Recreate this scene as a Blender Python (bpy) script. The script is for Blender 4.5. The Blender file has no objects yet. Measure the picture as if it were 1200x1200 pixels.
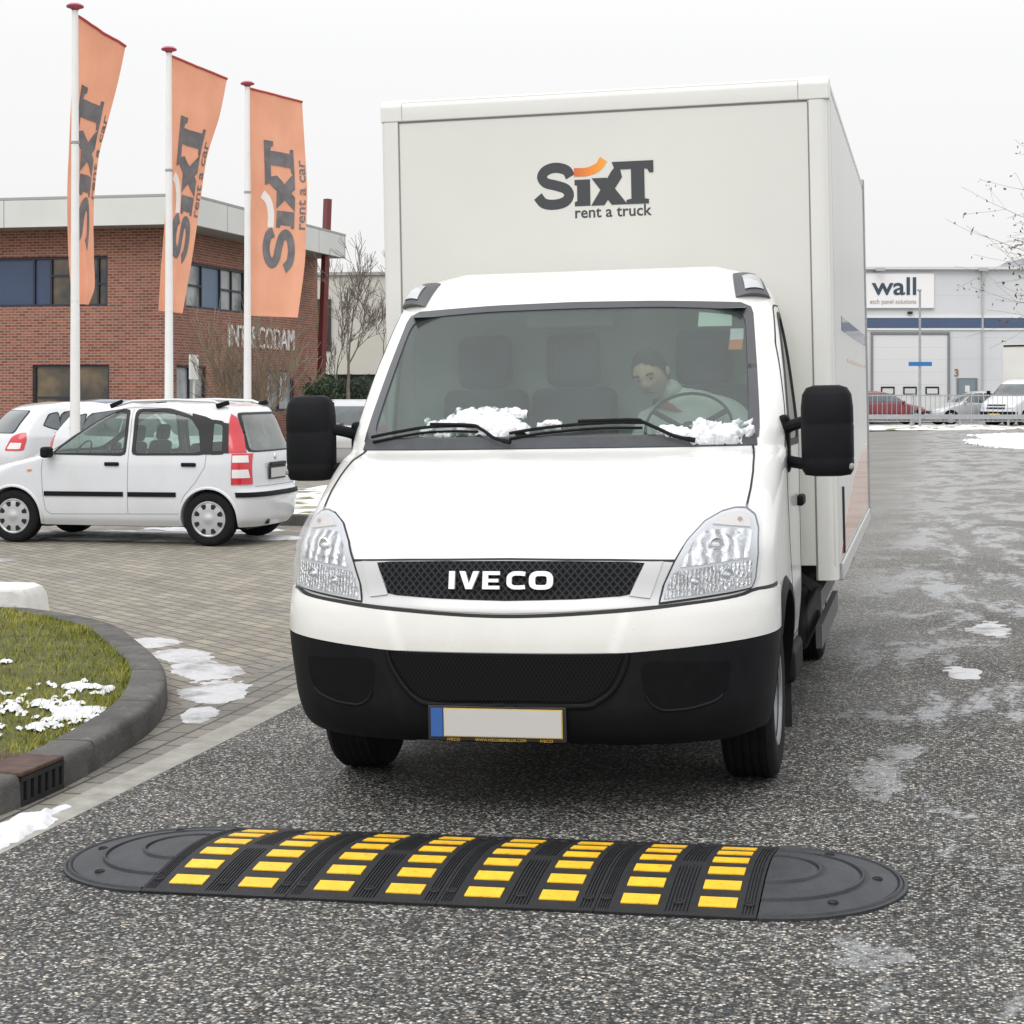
import bpy, bmesh, math, random
import numpy as np
from mathutils import Matrix, Vector, noise
R = math.radians
sc = bpy.context.scene
COL = sc.collection

# ------------------------------------------------------------------ camera, sky, sun, exposure
cd = bpy.data.cameras.new('camera'); cam = bpy.data.objects.new('camera', cd); COL.objects.link(cam)
cam.location = (0, 0, 1.70); cam.rotation_euler = (R(90), 0, 0)
cd.sensor_width = 36; cd.lens = 63.9; cd.shift_y = -145/1200; cd.clip_end = 3000; cd.clip_start = .05
sc.camera = cam

SUN_EL, SUN_AZ = R(48), R(205)          # azimuth clockwise from +Y: high, behind the camera to the left
w = bpy.data.worlds.new('World'); sc.world = w; w.use_nodes = True
nt = w.node_tree; nt.nodes.clear()
wo = nt.nodes.new('ShaderNodeOutputWorld'); bg = nt.nodes.new('ShaderNodeBackground')
sky = nt.nodes.new('ShaderNodeTexSky'); sky.sky_type = 'NISHITA'; sky.sun_disc = False
sky.sun_elevation = SUN_EL; sky.sun_rotation = SUN_AZ; sky.dust_density = 6; sky.air_density = 1.0; sky.ozone_density = 1
hs = nt.nodes.new('ShaderNodeHueSaturation'); hs.inputs['Saturation'].default_value = .12
mx = nt.nodes.new('ShaderNodeMix'); mx.data_type = 'RGBA'; mx.inputs['Factor'].default_value = .82
tc = nt.nodes.new('ShaderNodeTexCoord'); sp = nt.nodes.new('ShaderNodeSeparateXYZ')
rmp = nt.nodes.new('ShaderNodeValToRGB')
e = rmp.color_ramp.elements
e[0].position = 0.0; e[0].color = (.50, .50, .497, 1); e[1].position = .75; e[1].color = (.92, .92, .94, 1)
n2 = e.new(.18); n2.color = (.515, .515, .515, 1)
cl = nt.nodes.new('ShaderNodeVectorMath'); cl.operation = 'SCALE'; cl.inputs['Scale'].default_value = 16.5
L = nt.links.new
L(tc.outputs['Generated'], sp.inputs[0]); L(sp.outputs['Z'], rmp.inputs[0]); L(rmp.outputs[0], cl.inputs[0])
L(sky.outputs[0], hs.inputs['Color']); L(hs.outputs[0], mx.inputs[6]); L(cl.outputs[0], mx.inputs[7])
L(mx.outputs[2], bg.inputs[0]); bg.inputs[1].default_value = .12; L(bg.outputs[0], wo.inputs[0])

sl = bpy.data.lights.new('sun', 'SUN'); sl.energy = .8; sl.angle = R(40); sl.color = (1, .97, .93)
so = bpy.data.objects.new('sun', sl); COL.objects.link(so)
sd = Vector((math.sin(SUN_AZ)*math.cos(SUN_EL), math.cos(SUN_AZ)*math.cos(SUN_EL), math.sin(SUN_EL)))
so.rotation_euler = sd.to_track_quat('Z', 'Y').to_euler()
vs = sc.view_settings; sc.display_settings.display_device = 'sRGB'
vs.view_transform = 'Standard'; vs.look = 'None'; vs.exposure = 0.08; vs.gamma = 1; vs.use_curve_mapping = False

# ------------------------------------------------------------------ helpers: tags, meshes, materials
def tag(o, label=None, cat=None, group=None, kind=None):
    if label: o['label'] = label
    if cat: o['category'] = cat
    if group: o['group'] = group
    if kind: o['kind'] = kind
    return o
def thing(name, label, cat, loc=(0,0,0), rz=0, group=None, mat=None):
    o = bpy.data.objects.new(name, None); COL.objects.link(o); o.empty_display_size = .1
    if mat is not None: o.matrix_world = mat
    else: o.location = loc; o.rotation_euler = (0, 0, rz)
    return tag(o, label, cat, group)
def copy_tree(o, parent=None):
    c = o.copy(); COL.objects.link(c)
    if parent is not None: c.parent = parent
    for ch in list(o.children): copy_tree(ch, c)
    return c

class MB:
    def __init__(s): s.v = []; s.f = []; s.m = []
    def add(s, vs, fs, m=0):
        k = len(s.v); s.v += [tuple(map(float, q)) for q in vs]; s.f += [tuple(i + k for i in q) for q in fs]; s.m += [m]*len(fs); return s
    def box(s, c, d, m=0, rz=0, ry=0, rx=0):
        M_ = Matrix.Translation(c) @ Matrix.Rotation(rz, 4, 'Z') @ Matrix.Rotation(ry, 4, 'Y') @ Matrix.Rotation(rx, 4, 'X')
        vs = [M_ @ Vector((x*d[0]/2, y*d[1]/2, z*d[2]/2)) for x in (-1,1) for y in (-1,1) for z in (-1,1)]
        return s.add(vs, [(0,1,3,2),(4,6,7,5),(0,4,5,1),(2,3,7,6),(0,2,6,4),(1,5,7,3)], m)
    def bar(s, a, b, wd, ht, m=0, up=(0,0,1)):
        a = Vector(a); b = Vector(b); d = (b-a).normalized(); x = d.cross(Vector(up)).normalized(); u = x.cross(d)
        vs = [p + x*(i*wd/2) + u*(j*ht/2) for p in (a, b) for i, j in ((-1,-1),(1,-1),(1,1),(-1,1))]
        return s.add(vs, [(0,1,2,3),(7,6,5,4),(0,4,5,1),(1,5,6,2),(2,6,7,3),(3,7,4,0)], m)
    def tube(s, pts, r, n=8, m=0, cap=True):
        pts = [Vector(p) for p in pts]; rs = r if isinstance(r, (list, tuple)) else [r]*len(pts)
        vs = []; fs = []; ref = None
        for i, p in enumerate(pts):
            d = (pts[min(i+1, len(pts)-1)] - pts[max(i-1, 0)]).normalized()
            if ref is None: ref = Vector((0,0,1)) if abs(d.z) < .9 else Vector((1,0,0))
            x = d.cross(ref)
            if x.length < 1e-4: x = d.orthogonal()
            x.normalize(); y = d.cross(x); ref = -y if False else ref
            for k in range(n):
                t = 2*math.pi*k/n; vs.append(p + (x*math.cos(t) + y*math.sin(t))*rs[i])
        for i in range(len(pts)-1):
            for k in range(n): fs.append((i*n+k, i*n+(k+1) % n, (i+1)*n+(k+1) % n, (i+1)*n+k))
        if cap: fs.append(tuple(range(n-1, -1, -1))); fs.append(tuple((len(pts)-1)*n + k for k in range(n)))
        return s.add(vs, fs, m)
    def grid(s, P, m=0, thick=0, closed=False):
        """P[i][j] points; with thick, a rim runs round it towards the back"""
        P = np.asarray(P, float); ni, nj = P.shape[:2]
        vs = P.reshape(-1, 3).tolist(); nq = nj if closed else nj-1
        fs = [(i*nj+j, i*nj+(j+1) % nj, (i+1)*nj+(j+1) % nj, (i+1)*nj+j) for i in range(ni-1) for j in range(nq)]
        return s.add(vs, fs, m)
    def lathe(s, prof, n=32, m=0, axis='X', c=(0,0,0)):
        vs = []; fs = []; N = len(prof)
        for k in range(n):
            t = 2*math.pi*k/n
            for r, h in prof:
                q = (h, r*math.cos(t), r*math.sin(t)) if axis == 'X' else ((r*math.cos(t), h, r*math.sin(t)) if axis == 'Y' else (r*math.cos(t), r*math.sin(t), h))
                vs.append((q[0]+c[0], q[1]+c[1], q[2]+c[2]))
        for k in range(n):
            for i in range(N-1): fs.append((k*N+i, k*N+i+1, ((k+1) % n)*N+i+1, ((k+1) % n)*N+i))
        return s.add(vs, fs, m)
    def prism(s, poly, fn, a, b, m=0):
        """poly 2-D outline carried from a to b: fn(u, v, depth) -> point"""
        n = len(poly); vs = [fn(u, v, a) for u, v in poly] + [fn(u, v, b) for u, v in poly]
        return s.add(vs, [tuple(range(n)), tuple(range(2*n-1, n-1, -1))] + [(i, i+n, (i+1) % n+n, (i+1) % n) for i in range(n)], m)
    def build(s, name, mats, parent=None, ang=35, bevel=0, seg=2, fix=True):
        me = bpy.data.meshes.new(name); me.from_pydata(s.v, [], s.f)
        mats = mats if isinstance(mats, (list, tuple)) else [mats]
        for q in mats: me.materials.append(q)
        if len(mats) > 1: me.polygons.foreach_set('material_index', s.m)
        bm = bmesh.new(); bm.from_mesh(me)
        if fix: bmesh.ops.remove_doubles(bm, verts=bm.verts, dist=1e-5); bmesh.ops.recalc_face_normals(bm, faces=bm.faces)
        lim = R(ang)
        for f in bm.faces: f.smooth = ang > 0
        for ed in bm.edges:
            if len(ed.link_faces) == 2 and ed.calc_face_angle(0) > lim: ed.smooth = False
        bm.to_mesh(me); bm.free()
        o = bpy.data.objects.new(name, me); COL.objects.link(o)
        if parent is not None: o.parent = parent
        if bevel:
            md = o.modifiers.new('bevel', 'BEVEL'); md.width = bevel; md.segments = seg; md.limit_method = 'ANGLE'; md.angle_limit = R(40)
            for p in me.polygons: p.use_smooth = True
            wn = o.modifiers.new('wn', 'WEIGHTED_NORMAL'); wn.keep_sharp = True
        return o

class NT:
    """small wrapper over a material's node tree"""
    def __init__(s, name):
        s.m = bpy.data.materials.new(name); s.m.use_nodes = True; s.t = s.m.node_tree; s.t.nodes.clear()
        s.out = s.n('ShaderNodeOutputMaterial'); s.tc = s.n('ShaderNodeTexCoord')
    def n(s, typ, **kw):
        x = s.t.nodes.new(typ)
        for k, v in kw.items(): setattr(x, k, v)
        return x
    def l(s, a, b): s.t.links.new(a, b)
    def noise(s, scale, detail=4, rough=.55, vec=None, dist=0):
        x = s.n('ShaderNodeTexNoise'); x.inputs['Scale'].default_value = scale; x.inputs['Detail'].default_value = detail
        x.inputs['Roughness'].default_value = rough; x.inputs['Distortion'].default_value = dist
        s.l(vec if vec is not None else s.tc.outputs['Object'], x.inputs['Vector']); return x.outputs['Fac']
    def ramp(s, fac, stops, interp='LINEAR'):
        x = s.n('ShaderNodeValToRGB'); x.color_ramp.interpolation = interp; el = x.color_ramp.elements
        while len(el) < len(stops): el.new(.5)
        for q, (p, c) in zip(el, stops): q.position = p; q.color = tuple(c) + (1,) if len(c) == 3 else c
        s.l(fac, x.inputs[0]); return x.outputs[0]
    def mix(s, f, a, b, typ='MIX'):
        x = s.n('ShaderNodeMix', data_type='RGBA', blend_type=typ)
        for k, v in ((0, f), (6, a), (7, b)):
            if hasattr(v, 'is_output'): s.l(v, x.inputs[k])
            else: x.inputs[k].default_value = v if k == 0 else tuple(v) + (1,) if len(v) == 3 else v
        return x.outputs[2]
    def math(s, op, a, b=0.0, c=None):
        x = s.n('ShaderNodeMath', operation=op)
        for k, v in enumerate((a, b) if c is None else (a, b, c)):
            if hasattr(v, 'is_output'): s.l(v, x.inputs[k])
            else: x.inputs[k].default_value = v
        return x.outputs[0]
    def map(s, rot=(0,0,0), scale=(1,1,1), vec=None, loc=(0,0,0)):
        x = s.n('ShaderNodeMapping'); x.inputs['Rotation'].default_value = rot; x.inputs['Scale'].default_value = scale; x.inputs['Location'].default_value = loc
        s.l(vec if vec is not None else s.tc.outputs['Object'], x.inputs[0]); return x.outputs[0]
    def pbsdf(s, col, rough=.5, metal=0, coat=0, coatr=.05, spec=.5, bump=None, bstr=.2, bdist=.01, link=True):
        p = s.n('ShaderNodeBsdfPrincipled')
        for k, v in (('Base Color', col), ('Roughness', rough), ('Metallic', metal)):
            if hasattr(v, 'is_output'): s.l(v, p.inputs[k])
            else: p.inputs[k].default_value = (tuple(v) + (1,)) if k == 'Base Color' else v
        p.inputs['Coat Weight'].default_value = coat; p.inputs['Coat Roughness'].default_value = coatr; p.inputs['Specular IOR Level'].default_value = spec
        if bump is not None:
            b = s.n('ShaderNodeBump'); b.inputs['Strength'].default_value = bstr; b.inputs['Distance'].default_value = bdist
            s.l(bump, b.inputs['Height']); s.l(b.outputs[0], p.inputs['Normal'])
        if link: s.l(p.outputs[0], s.out.inputs[0])
        return p
_mc = {}
def mat(name, col, rough=.5, metal=0, coat=0, var=.0, vs=6, bump=0, bs=60, spec=.5, coatr=.06):
    if name in _mc: return _mc[name]
    t = NT(name); c = col
    if var:
        f = t.noise(vs, 5, .6)
        c = t.ramp(f, [(.3, tuple(q*(1-var) for q in col)), (.7, tuple(min(1, q*(1+var)) for q in col))])
    b = t.noise(bs, 3) if bump else None
    t.pbsdf(c, rough, metal, coat, coatr, spec, b, bump, .01)
    _mc[name] = t.m; return t.m
def glassmat(name, tint=(.75,.8,.78), film=.0, filmcol=(.4,.45,.44), refl=.06, rough=.01, filmnoise=0):
    if name in _mc: return _mc[name]
    t = NT(name)
    tr = t.n('ShaderNodeBsdfTransparent'); tr.inputs[0].default_value = tint + (1,)
    gl = t.n('ShaderNodeBsdfGlossy'); gl.inputs['Roughness'].default_value = rough
    lw = t.n('ShaderNodeLayerWeight'); lw.inputs[0].default_value = .5
    f = t.math('ADD', t.math('MULTIPLY', t.math('POWER', lw.outputs['Facing'], 5.0), .9), refl)
    body = tr.outputs[0]
    if film:
        df = t.n('ShaderNodeBsdfDiffuse'); df.inputs[0].default_value = filmcol + (1,)
        m1 = t.n('ShaderNodeMixShader'); 
        if filmnoise:
            nz = t.noise(filmnoise, 4, .65); fz = t.n('ShaderNodeMapRange'); fz.inputs[1].default_value = .3; fz.inputs[2].default_value = .75
            fz.inputs[3].default_value = film*.75; fz.inputs[4].default_value = min(1, film*1.25); t.l(nz, fz.inputs[0]); t.l(fz.outputs[0], m1.inputs[0])
        else: m1.inputs[0].default_value = film
        t.l(tr.outputs[0], m1.inputs[1]); t.l(df.outputs[0], m1.inputs[2]); body = m1.outputs[0]
    m2 = t.n('ShaderNodeMixShader'); t.l(f, m2.inputs[0]); t.l(body, m2.inputs[1]); t.l(gl.outputs[0], m2.inputs[2]); t.l(m2.outputs[0], t.out.inputs[0])
    _mc[name] = t.m; return t.m

def text_geo(body, w_=None, h_=None, bold=0.0, res=3):
    """flat outline mesh of a word, lower-left at the origin, fitted to w_ x h_ (either may be None)"""
    cu = bpy.data.curves.new('t', 'FONT'); cu.body = body; cu.size = 1; cu.offset = bold; cu.resolution_u = res
    ob = bpy.data.objects.new('t', cu); COL.objects.link(ob)
    dg = bpy.context.evaluated_depsgraph_get(); dg.update()
    me = ob.evaluated_get(dg).to_mesh()
    v = np.array([q.co[:2] for q in me.vertices]); f = [tuple(p.vertices) for p in me.polygons]
    ob.evaluated_get(dg).to_mesh_clear(); bpy.data.objects.remove(ob); bpy.data.curves.remove(cu)
    v -= v.min(0); sx, sy = v.max(0)
    a = w_/sx if w_ else None; b_ = h_/sy if h_ else None
    v[:, 0] *= a or b_; v[:, 1] *= b_ or a
    return v, f
def solid2d(v, f, fn, depth, dense=0):
    """flat faces (v, f) -> solid of the given depth through fn(u, v, d)"""
    bm = bmesh.new(); vv = [bm.verts.new((q[0], q[1], 0)) for q in v]
    for q in f:
        try: bm.faces.new([vv[i] for i in q])
        except ValueError: pass
    bmesh.ops.remove_doubles(bm, verts=bm.verts, dist=1e-6)
    bmesh.ops.triangulate(bm, faces=bm.faces)
    for k in range(7 if dense else 0):
        ee = [x for x in bm.edges if x.calc_length() > dense]
        if not ee: break
        bmesh.ops.subdivide_edges(bm, edges=ee, cuts=1, use_grid_fill=False); bmesh.ops.triangulate(bm, faces=bm.faces)
    bm.verts.ensure_lookup_table(); n = len(bm.verts)
    co = [(x.co.x, x.co.y) for x in bm.verts]
    fs = [tuple(x.index for x in q.verts) for q in bm.faces]
    be = [(x.verts[0].index, x.verts[1].index) for x in bm.edges if len(x.link_faces) == 1]; bm.free()
    vs = [fn(u, q, 0) for u, q in co] + [fn(u, q, depth) for u, q in co]
    return vs, fs + [tuple(i+n for i in reversed(q)) for q in fs] + [(i, j, j+n, i+n) for i, j in be]
def stroke(path, wd):
    """outline quads of a thick polyline"""
    p = np.array(path, float); n = len(p); t = np.gradient(p, axis=0); t /= np.linalg.norm(t, axis=1)[:, None]
    nn = np.stack([-t[:, 1], t[:, 0]], 1); ws = np.array(wd if isinstance(wd, (list, tuple)) else [wd]*n)[:, None]/2
    v = np.concatenate([p + nn*ws, p - nn*ws]); return v, [(i, i+1, n+i+1, n+i) for i in range(n-1)]
def smooth_path(pts, k=8):
    pts = [np.array(q, float) for q in pts]; pts = [2*pts[0]-pts[1]] + pts + [2*pts[-1]-pts[-2]]; out = []
    for i in range(1, len(pts)-2):
        a, b, c, d = pts[i-1:i+3]
        for j in range(k):
            t = j/k; out.append(.5*((2*b) + (c-a)*t + (2*a-5*b+4*c-d)*t*t + (3*b-a-3*c+d)*t**3))
    out.append(pts[-2]); return out

# logo in units of its letter height: dark letters and the swoosh over the second letter
def logo_geo():
    D = []
    S = smooth_path([(.84,.70),(.74,.86),(.48,.93),(.24,.87),(.14,.72),(.24,.58),(.48,.51),(.72,.42),(.80,.27),(.70,.12),(.44,.06),(.18,.10),(.03,.27)], 5)
    D.append(stroke(S, .24))
    for q in ([(.94,.50),(.94,.62),(1.32,.62),(1.32,.12),(1.32,0),(.94,0),(.94,.10),(1.0,.12),(1.0,.48)],
              [(1.36,.64),(1.72,.64),(2.22,.0),(1.84,0)], [(1.34,0),(1.66,0),(2.10,.64),(2.02,.98),(1.84,.78)],
              [(1.86,1.0),(2.86,1.0),(2.86,.72),(2.76,.72),(2.72,.80),(2.64,.82),(2.64,.12),(2.74,.10),(2.74,0),(2.2,0),(2.2,.10),(2.32,.12),(2.32,.82),(1.92,.82)]):
        D.append((np.array(q), [tuple(range(len(q)))]))
    W = smooth_path([(.93,.80),(1.25,.80),(1.52,.90),(1.66,1.08)], 6); sw = stroke(W, [.2+.0*i for i in range(len(W))])
    return D, [sw]
class Curve:
    """monotone cubic through (x, y) knots"""
    def __init__(s, pts):
        p = sorted(pts); s.x = np.array([q[0] for q in p], float); s.y = np.array([q[1] for q in p], float)
        h = np.diff(s.x); d = np.diff(s.y) / h; m = np.zeros(len(p)); m[0] = d[0]; m[-1] = d[-1]
        for i in range(1, len(p) - 1):
            if d[i-1] * d[i] > 0:
                a, b = 2*h[i] + h[i-1], h[i] + 2*h[i-1]; m[i] = (a + b) / (a / d[i-1] + b / d[i])
        s.m = m
    def __call__(s, v):
        v = float(min(max(v, s.x[0]), s.x[-1])); i = int(min(max(np.searchsorted(s.x, v) - 1, 0), len(s.x) - 2))
        h = s.x[i+1] - s.x[i]; t = (v - s.x[i]) / h; t2 = t*t; t3 = t2*t
        return float((2*t3-3*t2+1)*s.y[i] + (t3-2*t2+t)*h*s.m[i] + (-2*t3+3*t2)*s.y[i+1] + (t3-t2)*h*s.m[i+1])

class Shell:
    """a car body as a stack of rounded plan outlines: front yf(z), rear yr(z), half width w(z)"""
    def __init__(s, yf, yr, w, Df, Dr, nf=2.6, nr=3.0):
        s.yf = Curve(yf); s.yr = Curve(yr); s.w = Curve(w); s.Df = Curve(Df); s.Dr = Curve(Dr); s.nf = Curve(nf) if isinstance(nf, list) else (lambda z: nf); s.nr = nr
        s.z0 = w[0][0]; s.z1 = w[-1][0]
    def F(s, x, z):
        q = min(abs(x) / s.w(z), 1.0); n = s.nf(z); return s.yf(z) + s.Df(z) * (1 - (1 - q**n)**(1/n))
    def B(s, x, z):
        q = min(abs(x) / s.w(z), 1.0); n = s.nr; return s.yr(z) - s.Dr(z) * (1 - (1 - q**n)**(1/n))
    def X(s, y, z):
        w = s.w(z); a = s.yf(z) + s.Df(z); c = s.yr(z) - s.Dr(z)
        if y < a: n = s.nf(z); q = min((a - y) / s.Df(z), 1.0); return w * (1 - q**n)**(1/n)
        if y > c: n = s.nr; q = min((y - c) / s.Dr(z), 1.0); return w * (1 - q**n)**(1/n)
        return w
    def pt(s, plane, u, z):
        if plane == 'front': return np.array([u, s.F(u, z), z])
        if plane == 'rear': return np.array([u, s.B(u, z), z])
        if plane == 'left': return np.array([-s.X(u, z), u, z])
        return np.array([s.X(u, z), u, z])
    def on(s, plane, u, z, off):
        p = s.pt(plane, u, z)
        if off == 0: return p
        e = .004
        du = s.pt(plane, u + e, z) - s.pt(plane, u - e, z); dz = s.pt(plane, u, z + e) - s.pt(plane, u, z - e)
        n = np.cross(du, dz); l = np.linalg.norm(n)
        if l < 1e-9: return p
        n /= l
        axis = {'front': (0,-1,0), 'rear': (0,1,0), 'left': (-1,0,0), 'right': (1,0,0)}[plane]
        if np.dot(n, axis) < 0: n = -n
        return p + n * off
    def rows(s, z0, z1, n):
        zs = np.linspace(z0, z1, 800); c = [0]
        for i in range(1, 800):
            a, b = zs[i-1], zs[i]; c.append(c[-1] + (b-a) + .6*abs(s.yf(b)-s.yf(a)) + .6*abs(s.yr(b)-s.yr(a)) + abs(s.w(b)-s.w(a)))
        return np.interp(np.linspace(0, c[-1], n), c, zs)
    def half(s, z, nx, nc, ns):
        """half outline from front centre round to rear centre"""
        wq = s.w(z); yf = s.yf(z); yr = s.yr(z); Df = s.Df(z); Dr = s.Dr(z); n = s.nf(z); out = []
        def quarter(n):
            q = list(np.linspace(0, .72, nx, endpoint=False)); t0 = math.acos(min(1, (1-.72**n)**.5)); q2 = []
            for t in np.linspace(t0, math.pi/2, nc): q2.append(math.sin(t)**(2/n))
            return np.array(q + q2)
        q = quarter(n)
        for v in q: out.append((wq*v, yf + Df*(1 - max(0, 1 - v**n)**(1/n))))
        for t in np.linspace(0, 1, ns+1)[1:]: out.append((wq, (yf+Df)*(1-t) + (yr-Dr)*t))
        q = quarter(s.nr)
        for v in q[::-1][1:]: out.append((wq*v, yr - Dr*(1 - max(0, 1 - v**s.nr)**(1/s.nr))))
        return out
    def loft(s, z0, z1, nz, nx, nc, ns, holes=(), arches=(), cap=True):
        """returns (verts, faces) of the closed body with window holes and wheel arches cut out"""
        V = []; Fc = []
        zs = s.rows(z0, z1, nz)
        for z in zs:
            h = s.half(z, nx, nc, ns)
            V += [(x, y, z) for x, y in h] + [(-x, y, z) for x, y in h[-2:0:-1]]
        n = len(V)//nz
        for i in range(nz-1):
            for j in range(n): Fc.append((i*n+j, i*n+(j+1) % n, (i+1)*n+(j+1) % n, (i+1)*n+j))
        hn = n//2
        if cap:
            b = (nz-1)*n
            for j in range(hn): 
                q = [b+j, b+j+1, b+(n-j-1) % n, b+(n-j) % n]; q2 = []
                for k in q:
                    if k not in q2: q2.append(k)
                if len(q2) > 2: Fc.append(tuple(q2))
        A = np.array(V); C_ = np.array([A[list(f)].mean(0) for f in Fc]); kill = np.zeros(len(Fc), bool); snap = []
        def inside(P, poly):
            ins = np.zeros(len(P), bool); m = len(poly)
            for i in range(m):
                (x1, y1), (x2, y2) = poly[i], poly[(i+1) % m]
                c = ((y1 > P[:, 1]) != (y2 > P[:, 1])) & (P[:, 0] < (x2-x1)*(P[:, 1]-y1)/((y2-y1) if y2 != y1 else 1e-9) + x1)
                ins ^= c
            return ins
        for plane, poly in holes:
            if plane == 'front': k = inside(C_[:, [0,2]], poly) & np.array([2*q[1] < s.yf(q[2])+s.yr(q[2]) + .3 for q in C_])
            elif plane == 'rear': k = inside(C_[:, [0,2]], poly) & np.array([2*q[1] > s.yf(q[2])+s.yr(q[2]) - .3 for q in C_])
            elif plane == 'left': k = inside(C_[:, [1,2]], poly) & (C_[:, 0] < 0)
            else: k = inside(C_[:, [1,2]], poly) & (C_[:, 0] > 0)
            if plane in ('left', 'right'): k &= np.abs(C_[:, 0]) > .3
            kill |= k
        for (yc, zc, r) in arches:
            k = ((C_[:, 1]-yc)**2 + (C_[:, 2]-zc)**2 < r*r) & (np.abs(C_[:, 0]) > .3); kill |= k
            near = set()
            for i in np.where(k)[0]: near.update(Fc[i])
            keep = set()
            for i in np.where(~kill)[0]: keep.update(Fc[i])
            for i in near & keep:
                x, y, z = A[i]; d = math.hypot(y-yc, z-zc)
                if d < 1e-6: continue
                y2 = yc + (y-yc)*r/d; z2 = zc + (z-zc)*r/d
                if z2 < z0: z2 = z
                A[i] = (math.copysign(s.X(y2, z2), x), y2, z2)
        return A.tolist(), [f for f, k in zip(Fc, kill) if not k]
    def patch(s, plane, poly, off=.003, thick=.006, nr=24, nc=24, sharp=True):
        """solid skin piece over a polygon (u, z) that has one span per height"""
        p = np.array(poly, float); z0, z1 = p[:, 1].min(), p[:, 1].max(); G = []
        t = np.linspace(0, 1, nr); zs = z0 + (z1-z0)*(.5-.5*np.cos(np.pi*t)) * (1-2e-4) + (z1-z0)*1e-4
        for z in zs:
            xs = []
            for i in range(len(p)):
                (x1, y1), (x2, y2) = p[i], p[(i+1) % len(p)]
                if (y1 > z) != (y2 > z): xs.append(x1 + (x2-x1)*(z-y1)/(y2-y1))
            G.append([(u, z) for u in np.linspace(min(xs), max(xs), nc)])
        top = [[s.on(plane, u, z, off) for u, z in r] for r in G]; bot = [[s.on(plane, u, z, off-thick) for u, z in r] for r in G]
        return shellgrid(top, bot)
    def ring(s, plane, outer, inner, off=.003, thick=.008, N=96, nw=4):
        def samp(poly):
            p = [np.array(q, float) for q in poly]; c = (p and sum(p)/len(p)); out = []
            for k in range(N):
                a = 2*math.pi*k/N; d = np.array([math.cos(a)*asp[0], math.sin(a)*asp[1]]); best = 0
                for i in range(len(p)):
                    q0 = p[i]-cc; q1 = p[(i+1) % len(p)]-cc; e_ = q1-q0; den = d[0]*e_[1]-d[1]*e_[0]
                    if abs(den) < 1e-12: continue
                    tt = (q0[0]*e_[1]-q0[1]*e_[0])/den; uu = (q0[0]*d[1]-q0[1]*d[0])/den
                    if tt > 0 and -1e-6 <= uu <= 1+1e-6: best = max(best, tt)
                out.append(cc + d*best)
            return out
        P = np.array(inner, float); cc = (P.max(0)+P.min(0))/2; asp = (P.max(0)-P.min(0))/2
        o = samp(outer); i_ = samp(inner)
        rows_ = [[o[k]*(1-t) + i_[k]*t for k in range(N)] for t in np.linspace(0, 1, nw)]
        top = [[s.on(plane, q[0], q[1], off) for q in r + r[:1]] for r in rows_]; bot = [[s.on(plane, q[0], q[1], off-thick) for q in r + r[:1]] for r in rows_]
        return shellgrid(top, bot)
    def strip(s, plane, path, wd=.006, off=.0015, thick=.004, step=.03):
        p = np.array(path, float); L_ = np.concatenate([[0], np.cumsum(np.linalg.norm(np.diff(p, axis=0), axis=1))]); n = max(2, int(L_[-1]/step)+1)
        t = np.linspace(0, L_[-1], n); q = np.stack([np.interp(t, L_, p[:, 0]), np.interp(t, L_, p[:, 1])], 1)
        tg = np.gradient(q, axis=0); tg /= np.linalg.norm(tg, axis=1)[:, None]; nn = np.stack([-tg[:, 1], tg[:, 0]], 1)*wd/2
        rows_ = [q+nn, q-nn]
        return shellgrid([[s.on(plane, a[0], a[1], off) for a in r] for r in rows_], [[s.on(plane, a[0], a[1], off-thick) for a in r] for r in rows_])
    def band(s, zlo, zhi, off, thick, yend, nz=6, nx=14, nc=14, ns=8):
        """wrap-round bumper skin between two height curves of |x|, back to yend along the sides"""
        top = []; bot = []
        for v in np.linspace(0, 1, nz):
            row = []
            zr = zlo(0)*(1-v) + zhi(0)*v
            zm = (zlo(0)+zhi(0))/2; h = s.half(zm, nx, nc, 12); h = [q for q in h if q[1] < yend]
            xs = [q[0]/s.w(zm) for q in h]
            def P(fx, y, o):
                z = zr
                for _ in range(3): z = zlo(fx*s.w(z))*(1-v) + zhi(fx*s.w(z))*v
                n = s.nf(z)
                if fx < .9999: return np.array([fx*s.w(z), s.yf(z) + s.Df(z)*(1-(1-fx**n)**(1/n)), z])
                return np.array([s.w(z), y, z])
            pts = [P(f, q[1], 0) for f, q in zip(xs, h)] + [P(1, yend, 0)]
            full = [q*np.array([-1,1,1]) for q in pts[:0:-1]] + pts
            top.append(full)
        T = np.array(top); du = np.gradient(T, axis=1); dz = np.gradient(T, axis=0); N_ = np.cross(du, dz)
        N_ /= np.linalg.norm(N_, axis=2)[:, :, None]; sg = np.sign(N_[:, :, 1].sum()); N_ *= -sg
        if callable(off):
            off = np.vectorize(off)(np.abs(T[:, :, 0]), np.linspace(0, 1, nz)[:, None])[:, :, None]
        return shellgrid(T + N_*off, T + N_*(off-thick))

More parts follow.
